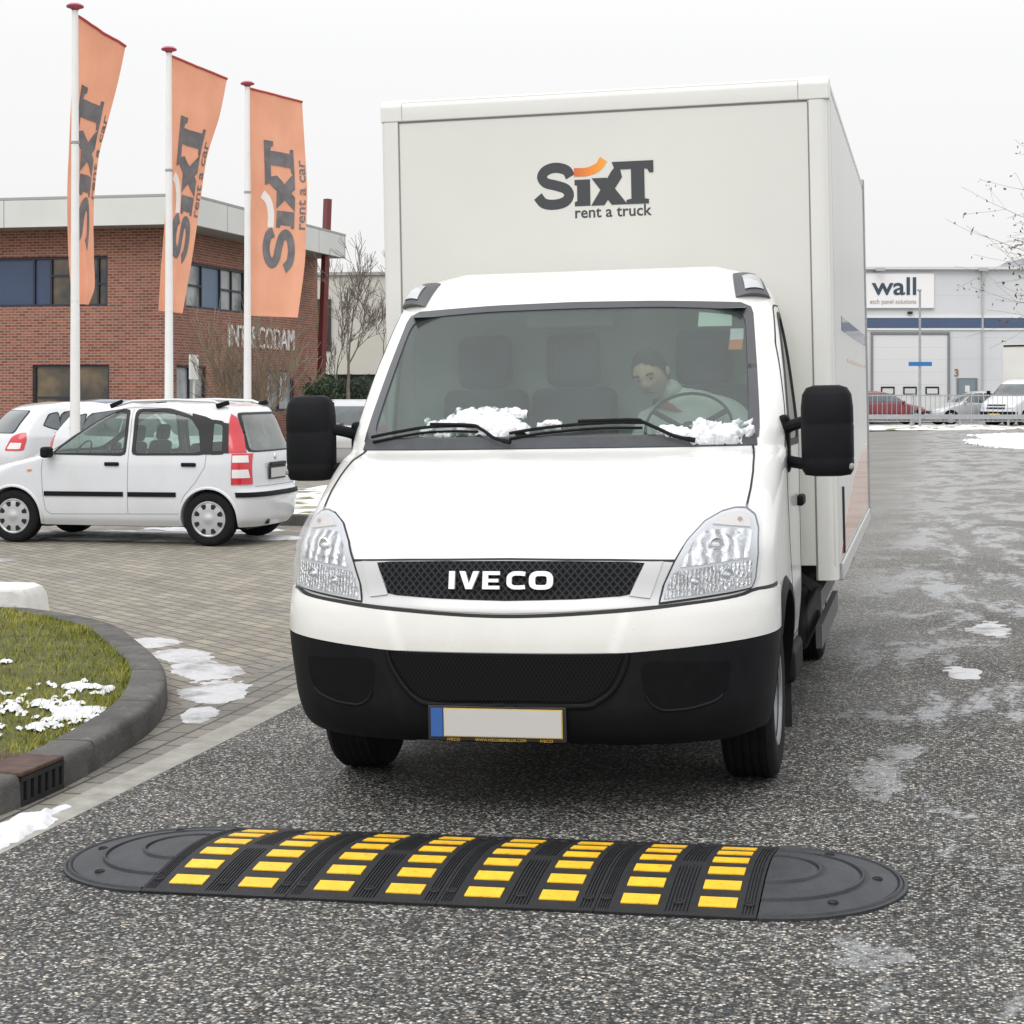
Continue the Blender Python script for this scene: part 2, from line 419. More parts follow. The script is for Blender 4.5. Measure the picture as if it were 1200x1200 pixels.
def shellgrid(top, bot):
    T = np.asarray(top, float); B_ = np.asarray(bot, float); ni, nj = T.shape[:2]; k = ni*nj
    vs = np.concatenate([T.reshape(-1, 3), B_.reshape(-1, 3)]).tolist(); fs = []
    for i in range(ni-1):
        for j in range(nj-1):
            a = (i*nj+j, i*nj+j+1, (i+1)*nj+j+1, (i+1)*nj+j); fs.append(a); fs.append(tuple(q+k for q in reversed(a)))
    rim = [j for j in range(nj)] + [i*nj+nj-1 for i in range(1, ni)] + [(ni-1)*nj+j for j in range(nj-2, -1, -1)] + [i*nj for i in range(ni-2, 0, -1)]
    for q in range(len(rim)):
        a, b = rim[q], rim[(q+1) % len(rim)]; fs.append((a, a+k, b+k, b))
    return vs, fs
def skin(parts, name, mats, parent, ang=40):
    m = MB()
    for q in parts: m.add(q[0], q[1], q[2] if len(q) > 2 else 0)
    return m.build(name, mats, parent, ang)
def mir(poly): return [(-x, z) for x, z in reversed(poly)]
def round_poly(poly, r, k=5):
    out = []; n = len(poly); p = [np.array(q, float) for q in poly]
    for i in range(n):
        a, b, c = p[i-1], p[i], p[(i+1) % n]; u = a-b; v = c-b; lu = np.linalg.norm(u); lv = np.linalg.norm(v); d = min(r, lu*.45, lv*.45)
        s_ = b+u/lu*d; e_ = b+v/lv*d
        for t in np.linspace(0, 1, k): out.append(tuple((1-t)**2*s_ + 2*t*(1-t)*b + t*t*e_))
    return out

# ------------------------------------------------------------------ the road frame
PHI = R(12.9); TH = math.atan(.02)
bx, by = math.cos(PHI), -math.sin(PHI); ax_, ay_ = math.sin(PHI), math.cos(PHI)
ROAD = Matrix.Translation((-3.3*bx, -3.3*by, 0)) @ Matrix.Rotation(-PHI, 4, 'Z') @ Matrix.Rotation(-TH, 4, 'Y')
FLAT = Matrix.Translation((-3.3*bx, -3.3*by, 0)) @ Matrix.Rotation(-PHI, 4, 'Z')
ZR = 4.8*math.sin(TH)                  # height of the flat ground right of the cambered lane
def gz(x, y):
    r = (x + 3.3*bx)*bx + (y + 3.3*by)*by
    return min(max(r, 0), 4.8)*math.tan(TH)

# ------------------------------------------------------------------ materials
def m_paint(name, col, coat, spots):
    t = NT(name); c = t.ramp(t.noise(1.6, 5, .6), [(.3, tuple(q*.955 for q in col)), (.7, tuple(min(1, q*1.03) for q in col))])
    k = t.math('MULTIPLY', t.ramp(t.noise(160, 3, .7), [(.60, (0,)*3), (.70, (1,)*3)]), t.ramp(t.noise(3.2, 4, .6, t.map(loc=(4,2,7))), [(.46, (0,)*3), (.68, (spots,)*3)]))
    c = t.mix(k, c, (.30,.29,.265))
    film = t.ramp(t.noise(2.3, 6, .68, t.map(scale=(1,1,.45), loc=(1,5,2))), [(.42, (0,)*3), (.75, (.16,)*3)]); c = t.mix(film, c, (.44,.43,.40))
    p = t.pbsdf(c, t.ramp(t.noise(5, 4, .6), [(.3, (.28,)*3), (.7, (.44,)*3)]), 0, coat, .07, bump=t.noise(1.1, 2, .5), bstr=.06, bdist=.05); return t.m
WHITE = m_paint('white_paint', (.77,.77,.745), .8, .55)
WHITE2 = m_paint('white_car_paint', (.64,.66,.69), .8, .45)
BOXW = mat('box_panel', (.66,.66,.62), .42, 0, .25, .025, 1.5, coatr=.15)
BLACKP = mat('black_plastic', (.0075,.008,.0095), .58, 0, 0, .2, 12, .2, 260, .14)
BLACKM = mat('black_chassis', (.018,.018,.019), .7, 0, 0, .3, 9)
RUBBER = mat('tyre_rubber', (.011,.011,.012), .85, 0, 0, .25, 20, .15, 150, .2)
SEAL = mat('black_seal', (.012,.012,.013), .6)
FRIT = mat('frit', (.032,.036,.042), .35, 0, .6, .1, 8)
COWL = mat('cowl', (.05,.055,.062), .6, 0, 0, .15, 20, .2, 200)
CHROME = mat('chrome', (.85,.86,.88), .12, 1)
SILVER = mat('silver_plastic', (.52,.53,.53), .35, .15, .4, .04, 8)
LAMPIN = None
RED = mat('red_lens', (.55,.015,.03), .15, 0, .8)
ORANGE = mat('orange_lens', (.75,.24,.10), .2, 0, .5)
CLEAR = glassmat('clear_lens', (.93,.94,.95), .05, (.8,.8,.8), .07)
TINT = glassmat('windscreen_glass', (.78,.84,.81), .12, (.25,.285,.28), .045, .02, 2.3)
CARGLASS = glassmat('car_glass', (.78,.86,.83), .03, (.3,.33,.33), .06)
DARKGLASS = mat('dark_glass', (.035,.04,.045), .06, 0, .6, .2, 2)
PLATEW = mat('blank_plate', (.52,.52,.51), .45); PLATEB = mat('plate_blue', (.03,.11,.36), .4); GOLD = mat('gold_line', (.55,.38,.08), .45)
def m_yellow():
    t = NT('yellow_reflector'); c = t.ramp(t.noise(11, 4, .6), [(.3, (.74,.41,.010)), (.7, (.88,.53,.016))])
    g = t.ramp(t.noise(48, 6, .75), [(.56, (1,1,1)), (.72, (.42,.38,.34))]); c = t.mix(1, c, g, 'MULTIPLY')
    t.pbsdf(c, .5, bump=t.noise(300, 2), bstr=.12, bdist=.002); return t.m
YEL = m_yellow()
LOGOD = mat('logo_dark', (.045,.05,.055), .45); TXTD = mat('text_grey', (.09,.095,.10), .5)
GALV = mat('galvanised', (.36,.37,.38), .5, .5, 0, .12, 8)
SEAT = mat('seat_cloth', (.012,.014,.017), .85, 0, 0, .2, 30)
CABIN = mat('cabin_trim', (.22,.25,.235), .8, 0, 0, .1, 5)
PALEG = mat('cabin_wall', (.40,.47,.42), .8)

def m_asphalt():
    t = NT('exposed_asphalt')
    vec = t.n('ShaderNodeTexCoord').outputs['Object']
    v1 = t.n('ShaderNodeTexVoronoi', feature='F1'); v1.inputs['Scale'].default_value = 104; t.l(vec, v1.inputs['Vector'])
    sep = t.n('ShaderNodeSeparateColor'); t.l(v1.outputs['Color'], sep.inputs[0])
    stone = t.ramp(sep.outputs[0], [(0, (.022,.023,.023)), (.36, (.055,.057,.056)), (.61, (.12,.12,.114)), (.80, (.25,.248,.238)), (.92, (.50,.495,.47)), (1, (.74,.73,.70))])
    hue = t.ramp(sep.outputs[1], [(0, (1.12,1.0,.86)), (.5, (1,1,1)), (1, (.93,1,1.05))])
    stone = t.mix(1, stone, hue, 'MULTIPLY')
    dist = t.ramp(v1.outputs['Distance'], [(.30, (1,1,1)), (.72, (.42,.42,.42))])
    stone = t.mix(1, stone, dist, 'MULTIPLY')
    big = t.ramp(t.noise(.9, 5, .6, vec), [(.28, (.70,.70,.70)), (.74, (1.22,1.2,1.16))]); stone = t.mix(1, stone, big, 'MULTIPLY')
    sx = t.n('ShaderNodeSeparateXYZ'); t.l(vec, sx.inputs[0])
    # driven-in frost and thin ice: mostly on the open side of the lane and further up the road
    side = t.n('ShaderNodeMapRange', interpolation_type='SMOOTHSTEP'); side.inputs[1].default_value = 2.5; side.inputs[2].default_value = 3.5; t.l(sx.outputs[0], side.inputs[0])
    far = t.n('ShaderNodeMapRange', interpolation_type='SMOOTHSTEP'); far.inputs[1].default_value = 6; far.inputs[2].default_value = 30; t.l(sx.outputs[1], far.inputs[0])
    near = t.n('ShaderNodeMapRange', interpolation_type='SMOOTHSTEP'); near.inputs[1].default_value = 3.6; near.inputs[2].default_value = 6.0; t.l(sx.outputs[1], near.inputs[0])
    st = t.map(scale=(1.0,.36,1), vec=vec); n1 = t.noise(2.3, 7, .68, st, .3)
    n3 = t.noise(14, 3, .6, vec)
    k = t.math('ADD', n1, t.math('MULTIPLY', t.math('SUBTRACT', n3, .5), .26))
    k = t.math('ADD', k, t.math('MULTIPLY', far.outputs[0], .10))
    fr = t.n('ShaderNodeMapRange', interpolation_type='SMOOTHSTEP'); fr.inputs[1].default_value = .535; fr.inputs[2].default_value = .63; t.l(k, fr.inputs[0])
    frost = t.math('MULTIPLY', t.math('MULTIPLY', fr.outputs[0], side.outputs[0]), near.outputs[0])
    frost = t.math('MULTIPLY', frost, t.math('SUBTRACT', 1.0, t.math('MULTIPLY', far.outputs[0], .45)))
    frost = t.math('MULTIPLY', frost, t.math('ADD', .38, t.math('MULTIPLY', sep.outputs[2], .5)))
    # distant road: tone eases to a lighter brownish grey
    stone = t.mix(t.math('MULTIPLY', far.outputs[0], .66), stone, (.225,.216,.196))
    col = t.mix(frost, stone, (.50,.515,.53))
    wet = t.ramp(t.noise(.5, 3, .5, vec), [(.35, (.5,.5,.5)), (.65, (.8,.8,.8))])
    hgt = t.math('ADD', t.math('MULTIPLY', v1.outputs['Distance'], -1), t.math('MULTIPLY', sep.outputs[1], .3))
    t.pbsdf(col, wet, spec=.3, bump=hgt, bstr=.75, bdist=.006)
    return t.m
def m_pavers(name, rot, bw, bh, base, mort, ice=True):
    t = NT(name)
    vec = t.map((0,0,rot))
    b = t.n('ShaderNodeTexBrick'); b.offset = .5; t.l(vec, b.inputs['Vector'])
    for k, v in (('Scale', 1), ('Mortar Size', .009), ('Mortar Smooth', .25), ('Bias', 0), ('Brick Width', bw), ('Row Height', bh)): b.inputs[k].default_value = v
    b.inputs['Color1'].default_value = tuple(q*.80 for q in base) + (1,); b.inputs['Color2'].default_value = tuple(q*1.16 for q in base) + (1,); b.inputs['Mortar'].default_value = mort + (1,)
    c = t.mix(1, b.outputs[0], t.ramp(t.noise(1.1, 5, .6), [(.3, (.82,.82,.84)), (.7, (1.15,1.13,1.08))]), 'MULTIPLY')
    c = t.mix(1, c, t.ramp(t.noise(45, 4, .7), [(.3, (.80,.80,.80)), (.7, (1.15,1.15,1.15))]), 'MULTIPLY')
    if ice:
        n = t.noise(.75, 5, .6, t.map(scale=(1,.7,1))); f = t.n('ShaderNodeMapRange', interpolation_type='SMOOTHSTEP'); f.inputs[1].default_value = .63; f.inputs[2].default_value = .73; t.l(n, f.inputs[0])
        c = t.mix(t.math('MULTIPLY', f.outputs[0], .55), c, (.52,.53,.54))
    t.pbsdf(c, .75, bump=b.outputs[1], bstr=-.7, bdist=.006); return t.m
ASPHALT = m_asphalt()
PAVE = m_pavers('block_paving', R(40), .235, .118, (.245,.225,.185), (.060,.055,.045))
PAVEG = m_pavers('gutter_pavers', R(90), .21, .13, (.20,.19,.165), (.05,.047,.04), False)
CONC = mat('concrete', (.30,.29,.26), .85, 0, 0, .25, 7, .3, 90)
def m_kerb():
    t = NT('kerb_concrete'); c = t.ramp(t.noise(3.5, 6, .65), [(.3, (.05,.05,.047)), (.7, (.135,.13,.12))])
    c = t.mix(1, c, t.ramp(t.noise(80, 4, .7), [(.3, (.72,.72,.72)), (.7, (1.25,1.25,1.25))]), 'MULTIPLY')
    sp = t.ramp(t.noise(17, 5, .7), [(.60, (0,)*3), (.68, (.5,)*3)]); c = t.mix(sp, c, (.24,.235,.20))
    t.pbsdf(c, .85, bump=t.noise(40, 6, .75), bstr=.9, bdist=.008); return t.m
KERB = m_kerb()
def m_snow():
    t = NT('snow'); c = t.ramp(t.noise(9, 5, .6), [(.3, (.64,.66,.69)), (.7, (.80,.81,.83))])
    p = t.pbsdf(c, .7, bump=t.noise(38, 5, .7), bstr=.5, bdist=.012); p.inputs['Subsurface Weight'].default_value = .0; return t.m
SNOW = m_snow()
def m_ice():
    t = NT('slush'); n = t.noise(26, 5, .7); c = t.ramp(n, [(.3, (.46,.47,.48)), (.68, (.64,.65,.67))])
    p = t.pbsdf(c, .4, bump=t.noise(30, 5, .7), bstr=.4, bdist=.008, link=False)
    tr = t.n('ShaderNodeBsdfTransparent'); ms = t.n('ShaderNodeMixShader'); t.l(t.ramp(t.noise(3.5, 6, .6), [(.28, (.25,)*3), (.52, (.96,)*3)]), ms.inputs[0]); t.l(tr.outputs[0], ms.inputs[1]); t.l(p.outputs[0], ms.inputs[2]); t.l(ms.outputs[0], t.out.inputs[0]); return t.m
ICE = m_ice()
def m_soil():
    t = NT('turf_soil'); c = t.ramp(t.noise(6, 6, .7), [(.3, (.055,.062,.018)), (.55, (.10,.105,.03)), (.75, (.16,.14,.06))])
    t.pbsdf(c, .95, bump=t.noise(60, 4), bstr=.6, bdist=.02); return t.m
SOIL = m_soil()
def m_verge():
    t = NT('snowy_grass'); n = t.noise(1.6, 6, .65, t.map(scale=(1,1.6,1)))
    g = t.ramp(t.noise(14, 5, .7), [(.3, (.10,.105,.03)), (.7, (.24,.22,.10))])
    f = t.n('ShaderNodeMapRange', interpolation_type='SMOOTHSTEP'); f.inputs[1].default_value = .44; f.inputs[2].default_value = .50; t.l(n, f.inputs[0])
    t.pbsdf(t.mix(f.outputs[0], g, (.78,.79,.81)), .9, bump=n, bstr=.6, bdist=.05); return t.m
VERGE = m_verge()

# ------------------------------------------------------------------ ground
m = MB(); m.add([(-900,-60,-.06),(900,-60,-.06),(900,1400,-.06),(-900,1400,-.06)], [(0,1,2,3)])
tag(m.build('ground', mat('far_ground', (.17,.165,.15), .9, 0, 0, .2, .2)), kind='structure')
# asphalt: cambered lane, then level to the right
G_ = []
for wv in (-8, 0, 4, 8, 12, 20, 40, 100, 160):
    G_.append([(r, wv, min(r, 4.8)*math.tan(TH)) for r in (0, 1.2, 2.4, 3.6, 4.8, 7, 12, 30, 80)])
m = MB().grid(G_); o = m.build('road', ASPHALT); o.matrix_world = FLAT; tag(o, kind='structure')
m = MB(); m.add([(-60,-8,-.004),(-.62,-8,-.004),(-.62,70,-.004),(-60,70,-.004)], [(0,1,2,3)])
o = m.build('paving', PAVE); o.matrix_world = FLAT; tag(o, kind='structure')
m = MB(); m.add([(-.62,-8,-.003),(-.16,-8,-.003),(-.16,70,-.003),(-.62,70,-.003)], [(0,1,2,3)])
o = m.build('gutter', PAVEG); o.matrix_world = FLAT; tag(o, kind='structure')
m = MB(); m.add([(-.16,-8,.001),(0,-8,.001),(0,70,.001),(-.16,70,.001)], [(0,1,2,3)])
o = m.build('road_edge_strip', CONC); o.matrix_world = FLAT; tag(o, kind='structure')

# grass island with its rounded kerb
KP = smooth_path([(-2.95,3.2),(-2.50,5.2),(-2.22,6.62),(-1.93,7.62),(-1.81,8.55),(-1.80,9.35),(-1.96,10.3),(-2.34,11.4),(-2.72,12.25),(-3.35,12.95),(-4.3,13.6),(-6.2,14.6),(-9,16)], 8)
KP = [Vector((q[0], q[1])) for q in KP]
def offset_path(P, d):
    out = []
    for i, q in enumerate(P):
        t = (P[min(i+1, len(P)-1)] - P[max(i-1, 0)]).normalized(); out.append(q + Vector((-t.y, t.x))*d)
    return out
D0, D1 = 22, 25                                     # stretch of the path taken by the drain
sect = [(0,-.06),(.010,.098),(.015,.115),(.028,.127),(.05,.130),(.19,.132),(.205,.124),(.21,-.06)]
def kerb_piece(i0, i1):
    g = []
    for d, z in sect:
        q = offset_path(KP, d); g.append([(p.x, p.y, z) for p in q[i0:i1+1]])
    mm = MB().grid(g)
    k = len(sect); n = i1-i0+1
    mm.add([r[0] for r in g], [tuple(range(k))]); mm.add([r[-1] for r in g], [tuple(range(k-1, -1, -1))]); return mm
mm = kerb_piece(0, D0); m2 = kerb_piece(D1, len(KP)-1); mm.add(m2.v, m2.f)
jl = 0.0
for i in range(1, len(KP)):
    jl += (KP[i]-KP[i-1]).length
    if jl > .95 and not D0-1 <= i <= D1+1:
        jl = 0; t_ = (KP[i]-KP[i-1]).normalized()*.004
        ra = [(offset_path(KP, d-.0015)[i].x - t_.x, offset_path(KP, d-.0015)[i].y - t_.y, z+.0015) for d, z in sect[1:-1]]; rb = [(q[0]+2*t_.x, q[1]+2*t_.y, q[2]) for q in ra]
        g_ = MB().grid([ra, rb]); o = tag(g_.build('kerb_joint', SEAL), kind='structure')
o = mm.build('kerb', KERB, ang=50); tag(o, kind='structure')
inner = offset_path(KP, .205)
NL = 26; g = []
for j, q in enumerate(inner):
    far_ = Vector((-11, q.y*.55+4)); g.append([(q.x*(1-t)+far_.x*t, q.y*(1-t)+far_.y*t, .112 + .10*math.sin(min(1, t*5)*math.pi/2) + .02*noise.noise((q.x*(1-t)*2, q.y*2, t*9))) for t in np.linspace(0, 1, NL)**1.6])
turf = MB().grid(g); o = turf.build('turf', SOIL, ang=80); tag(o, kind='structure')
tv = np.array(g)
# blades
rng = np.random.default_rng(4)
def grass_mat():
    t = NT('grass_blade'); c = t.ramp(t.noise(2.2, 4, .6), [(.3, (.12,.145,.012)), (.5, (.21,.225,.022)), (.72, (.38,.35,.06))])
    oi = t.noise(140, 2); c = t.mix(1, c, t.ramp(oi, [(.3, (.65,.65,.6)), (.7, (1.35,1.3,1.2))]), 'MULTIPLY'); t.pbsdf(c, .7); return t.m
GV = []; GF = []
nI, nJ = tv.shape[:2]
cnt = 0
while cnt < 52000:
    i = rng.integers(0, nI-1); j = rng.integers(0, nJ-1)
    if j > 13 and rng.random() < .5: continue
    u, v = rng.random(2); p = (tv[i,j]*(1-u)*(1-v) + tv[i+1,j]*u*(1-v) + tv[i,j+1]*(1-u)*v + tv[i+1,j+1]*u*v)
    if p[1] > 14.5 or p[0] < -5.2 or p[1] < 5.5: 
        cnt += 1; continue
    h = rng.uniform(.012, .05)*(.7+.6*abs(noise.noise((p[0]*5, p[1]*5, 2)))*2); a = rng.uniform(0, 6.28); wd = rng.uniform(.002, .005); ln = rng.uniform(.2, 1.1)*h; b2 = rng.uniform(0, 6.28)
    k = len(GV); c_, s_ = math.cos(a)*wd, math.sin(a)*wd
    GV += [(p[0]-c_, p[1]-s_, p[2]-.004), (p[0]+c_, p[1]+s_, p[2]-.004), (p[0]+math.cos(b2)*ln, p[1]+math.sin(b2)*ln, p[2]+h)]; GF.append((k, k+1, k+2)); cnt += 1
mm = MB(); mm.v = GV; mm.f = GF; mm.m = [0]*len(GF)
tag(mm.build('grass', grass_mat(), ang=0, fix=False), kind='stuff')

def snow_patch(M_, cx, cy, rx, ry, h, seed, rz=0, z=0, zf=None, thr=.0, n=46, rough=1.0):
    """a low irregular crust: only where its height stays above zero"""
    H = np.zeros((n, n)); P = np.zeros((n, n, 3)); c, s_ = math.cos(rz), math.sin(rz)
    for i, u in enumerate(np.linspace(-1, 1, n)):
        for j, v in enumerate(np.linspace(-1, 1, n)):
            x = cx + (u*rx*c - v*ry*s_); y = cy + (u*rx*s_ + v*ry*c)
            q = 1 - (u*u + v*v)**.5 + rough*(.55*noise.noise((x*2.2+seed, y*2.2, seed)) + .4*noise.noise((x*6+seed, y*6, seed)) + .22*noise.noise((x*17, y*17, seed))) - .18 - thr
            P[i, j] = (x, y, (zf(x, y) if zf else z) + h*min(1, max(-.3, q)*2.2)**1 if q < .45 else (zf(x, y) if zf else z) + h*(.99 + .25*(q-.45))); H[i, j] = q
    idx = {}; vs = []; fs = []
    for i in range(n-1):
        for j in range(n-1):
            qd = [(i,j),(i+1,j),(i+1,j+1),(i,j+1)]
            if max(H[a] for a in qd) > 0:
                f = []
                for a in qd:
                    if a not in idx: idx[a] = len(vs); vs.append(tuple(P[a]))
                    f.append(idx[a])
                fs.append(tuple(f))
    return M_.add(vs, fs)
def turf_z(x, y):
    d = ((tv[:, :, 0]-x)**2 + (tv[:, :, 1]-y)**2); return float(tv[:, :, 2].flat[d.argmin()]) + .014
mm = MB(); n_ = 150; Hh = np.zeros((n_, n_)); Pp = np.zeros((n_, n_, 3))
for i, x in enumerate(np.linspace(-3.6, -1.98, n_)):
    for j, y in enumerate(np.linspace(7.5, 10.4, n_)):
        q = max(1 - math.hypot((x-cx)/rx, (y-cy)/ry) for cx, cy, rx, ry in ((-2.30,8.75,.42,.55),(-2.75,8.3,.5,.5),(-2.25,9.35,.25,.35),(-3.0,9.95,.3,.2),(-2.9,8.9,.35,.3)))
        f = .75*noise.noise((x*3.6, y*3.2, 1)) + .6*noise.noise((x*9, y*9, 4)) + .45*noise.noise((x*24, y*24, 6)) + .25*noise.noise((x*55, y*55, 9)) + min(.35, q*.8) - .47
        if q < 0: f = -1
        Hh[i, j] = f; Pp[i, j] = (x, y, turf_z(x, y) + .002 + .016*min(1, max(-.6, f*2.2)) + .004*noise.noise((x*40, y*40, 2)))
k_ = {}
for i in range(n_-1):
    for j in range(n_-1):
        qd = [(i,j),(i+1,j),(i+1,j+1),(i,j+1)]
        if max(Hh[q] for q in qd) > 0:
            fl = []
            for q in qd:
                if q not in k_: k_[q] = len(mm.v); mm.v.append(tuple(Pp[q]))
                fl.append(k_[q])
            mm.f.append(tuple(fl)); mm.m.append(0)
for k, (x, y, rx, ry) in enumerate([(-1.93,6.95,.10,.34),(-2.15,6.4,.12,.4),(-1.86,7.25,.05,.2)]): snow_patch(mm, x, y, rx*1.2, ry*1.1, .030, 50+k, rz=-.25, z=0, n=54, rough=1.5)
o = mm.build('snow', SNOW, ang=80); tag(o, kind='stuff')
mm = MB()
for k, (x, y, rx, ry, rz) in enumerate([(-2.40,12.15,.22,.26,.3),(-2.10,11.65,.20,.40,.35),(-1.83,10.9,.22,.55,.3),(-1.66,10.15,.22,.50,.1),(-1.64,9.5,.12,.30,0),(-.98,11.7,.45,.32,.3),(-.93,10.5,.18,.30,0),(-1.05,10.0,.16,.2,0)]):
    snow_patch(mm, x, y, rx, ry, .010, 90+k, rz=rz, z=-.003, n=44, rough=.8)
o = mm.build('slush', ICE, ang=80); tag(o, kind='stuff')
mm = MB()
for k, (r, wv, rx, ry) in enumerate([(4.3,10.3,.16,.34),(3.5,10.7,.12,.26),(5.0,9.4,.24,.45),(5.0,12.2,.26,.6),(3.7,12.6,.16,.5),(4.5,13.6,.2,.7)]):
    p = FLAT @ Vector((r, wv, 0)); snow_patch(mm, p.x, p.y, rx, ry, .006, 140+k*3, rz=-PHI, zf=lambda x, y: gz(x, y)-.001, n=50, rough=1.35)
o = mm.build('ice_crust', ICE, ang=80); tag(o, kind='stuff')
mm = MB()
for k, (x, y, rx, ry) in enumerate([(-6.2,20.75,.9,.28),(-4.6,20.55,1.6,.25),(-4.2,21.2,1.8,.4),(-2.8,20.6,.5,.3),(-6.8,21.6,.8,.4),(-3.6,21.9,1.0,.35)]):
    snow_patch(mm, x, y, rx, ry, .025, 200+k*3, rz=-.2, z=-.004, n=40)
o = mm.build('snow_under_car', SNOW, ang=80); tag(o, kind='stuff')
# verge behind the parked car, and the snowy strip at the end of the road
mm = MB(); g = []
for wv in np.linspace(21.5, 31.0, 24): g.append([(r, wv, .12 + .05*noise.noise((r*.7, wv*.9, 3))) for r in np.linspace(-6.2, -1.6, 30)])
o = mm.grid(g).build('verge', VERGE, ang=80); o.matrix_world = FLAT; tag(o, kind='structure')
mm = MB().box((-3.9, 21.42, .05), (4.6,.14,.17)); o = mm.build('verge_kerb', KERB, bevel=.02); o.matrix_world = FLAT; tag(o, kind='structure')

# drain let into the kerb
dr = thing('kerb_drain', 'rusty iron gully with slotted inlet set in the dark kerb', 'drain')
q0, q1 = offset_path(KP, .0)[D0], offset_path(KP, .0)[D1]; i0, i1 = offset_path(KP, .42)[D0], offset_path(KP, .42)[D1]
dirv = (q1-q0).normalized(); perp = Vector((-dirv.y, dirv.x)); ln = (q1-q0).length
def dp(a, d, z): q = q0 + dirv*a + perp*d; return (q.x, q.y, z)
mm = MB().prism([(0,0),(ln,0),(ln,.42),(0,.42)], lambda u, v, d: dp(u, v, d), .118, .138); mm.build('cover', mat('rusty_iron', (.085,.05,.04), .8, .2, 0, .35, 16, .3, 60), dr, bevel=.006)
mm = MB().prism([(0,.0),(ln,.0),(ln,.03),(0,.03)], lambda u, v, d: dp(u, v, d), .098, .117)
mm.prism([(0,.0),(ln,.0),(ln,.03),(0,.03)], lambda u, v, d: dp(u, v, d), -.03, .018)
nb = 6
for k in range(nb+1):
    a = k*ln/nb; hw = .016
    mm.prism([(max(0,a-hw),.002),(min(ln,a+hw),.002),(min(ln,a+hw),.05),(max(0,a-hw),.05)], lambda u, v, d: dp(u, v, d), .0, .117)
mm.build('inlet_grating', BLACKM, dr)
MB().prism([(0,.09),(ln,.09),(ln,.42),(0,.42)], lambda u, v, d: dp(u, v, d), -.05, .117).build('chamber', KERB, dr)

bl = MB()
prof = [(0,-.02),(.03,.19),(.07,.25),(.13,.27),(1.7,.27),(1.78,.25),(1.85,-.02)]
Mb = Matrix.Translation((-3.42,13.2,.0)) @ Matrix.Rotation(R(171), 4, 'Z')
bl.prism(prof, lambda u, v, d: tuple(Mb @ Vector((u, d, v))), -.2, .2)
o = bl.build('concrete_block', mat('white_block', (.66,.655,.63), .85, 0, 0, .10, 6, .35, 40), bevel=.03, seg=3); tag(o, 'white concrete kerb block lying at the rear of the grass island', 'concrete block')

# ------------------------------------------------------------------ speed bump
W_B = .5125; DEP = .90
def hump(q): q = min(1, abs(q)); return .008 + .047*(math.cos(math.pi*q/2)**1.15 if q < 1 else 0)
def yz(y): return hump((y-DEP/2)/(DEP/2))
BM = ROAD @ Matrix.Translation((.735, 5.635, .001))
bump = thing('speed_bump', 'black rubber speed bump with rows of yellow strips across the asphalt', 'speed bump', mat=BM)
BRUB = mat('bump_rubber', (.011,.0118,.0135), .58, 0, 0, .3, 14, .35, 160, .3)
ys = np.concatenate([[0], np.linspace(.0, DEP, 41), [DEP]])
def bump_module():
    gs = [(.012,.088,5),(.43,.585,7),(.905,.985,4)]; xs = [(0,0),(.003,0)]
    for a, b_, n in gs:
        for k in range(n):
            c = a + (b_-a)*(k+.5)/n; hw = (b_-a)/n*.20
            xs += [(c-hw-.0012, 0), (c-hw, 1), (c+hw, 1), (c+hw+.0012, 0)]
    xs += [(.997,0),(1,0)]
    top = []
    for iy, y in enumerate(ys):
        row = []
        for x, gflag in xs:
            z = yz(y) - (.0055 if gflag and .03 < y < DEP-.03 else 0)
            if .425 < y < .475 and gflag and .42 < x < .6: z = yz(y)
            row.append((x*W_B, y, z if 0 < iy < len(ys)-1 else 0.0))
        top.append(row)
    mm = MB().grid(top)
    for xx in (0, W_B):
        edge = [(xx, y, yz(y)) for y in ys[1:-1]] + [(xx, DEP, 0), (xx, 0, 0)]; mm.add(edge, [tuple(range(len(edge)))])
    return mm
mod = bump_module().build('module', BRUB, bump, ang=30)
mod.scale = (.994, 1, 1)
for cx in (.265, .75):
    for k in range(6):
        y0 = .068 + .133*k; hw = .117*W_B; L2 = .070; g = []; lift = .0035
        yy = np.linspace(y0, y0+L2, 5)
        t_ = [[(cx*W_B + s_*hw, y, yz(y)+lift) for s_ in (-1, 1)] for y in yy]; b_ = [[(cx*W_B + s_*hw, y, yz(y)-.003) for s_ in (-1, 1)] for y in yy]
        skin([shellgrid(t_, b_)], 'reflective_strip', YEL, mod)
BOLT = mat('bolt_hole', (.006,.006,.006), .7)
for cx, y in ((.05,.105),(.505,.095),(.945,.10),(.05,.80),(.505,.805),(.945,.80)):
    mm = MB().lathe([(0,.0),(.011,.0),(.0125,.0045),(.016,.0045),(.017,.0)], 18, axis='Z'); o = mm.build('bolt', BOLT, mod); o.location = (cx*W_B, y, yz(y)); o.rotation_euler = (math.atan((yz(y+.01)-yz(y-.01))/.02), 0, 0)
    o.scale = (1,1,.8)
for k in range(1, 4):
    c = copy_tree(mod, bump); c.location = (k*W_B, 0, 0)
def end_cap():
    mm = MB(); rr = sorted(set(list(np.linspace(0, 1, 40)) + [.35,.365,.375,.39, .66,.675,.685,.70, .93,.945,.955,.97]))
    g = []
    for q in rr:
        z = hump(q)
        for c in (.370, .680, .950):
            if abs(q-c) < .009: z += .005
            elif abs(q-c) < .021: z -= .004
        row = [(math.sin(t)*q*DEP/2, DEP/2 - math.cos(t)*q*DEP/2, z) for t in np.linspace(0, math.pi, 57)]
        g.append(row)
    g.append([(x, y, 0) for x, y, z in g[-1]])
    mm.grid(g); return mm
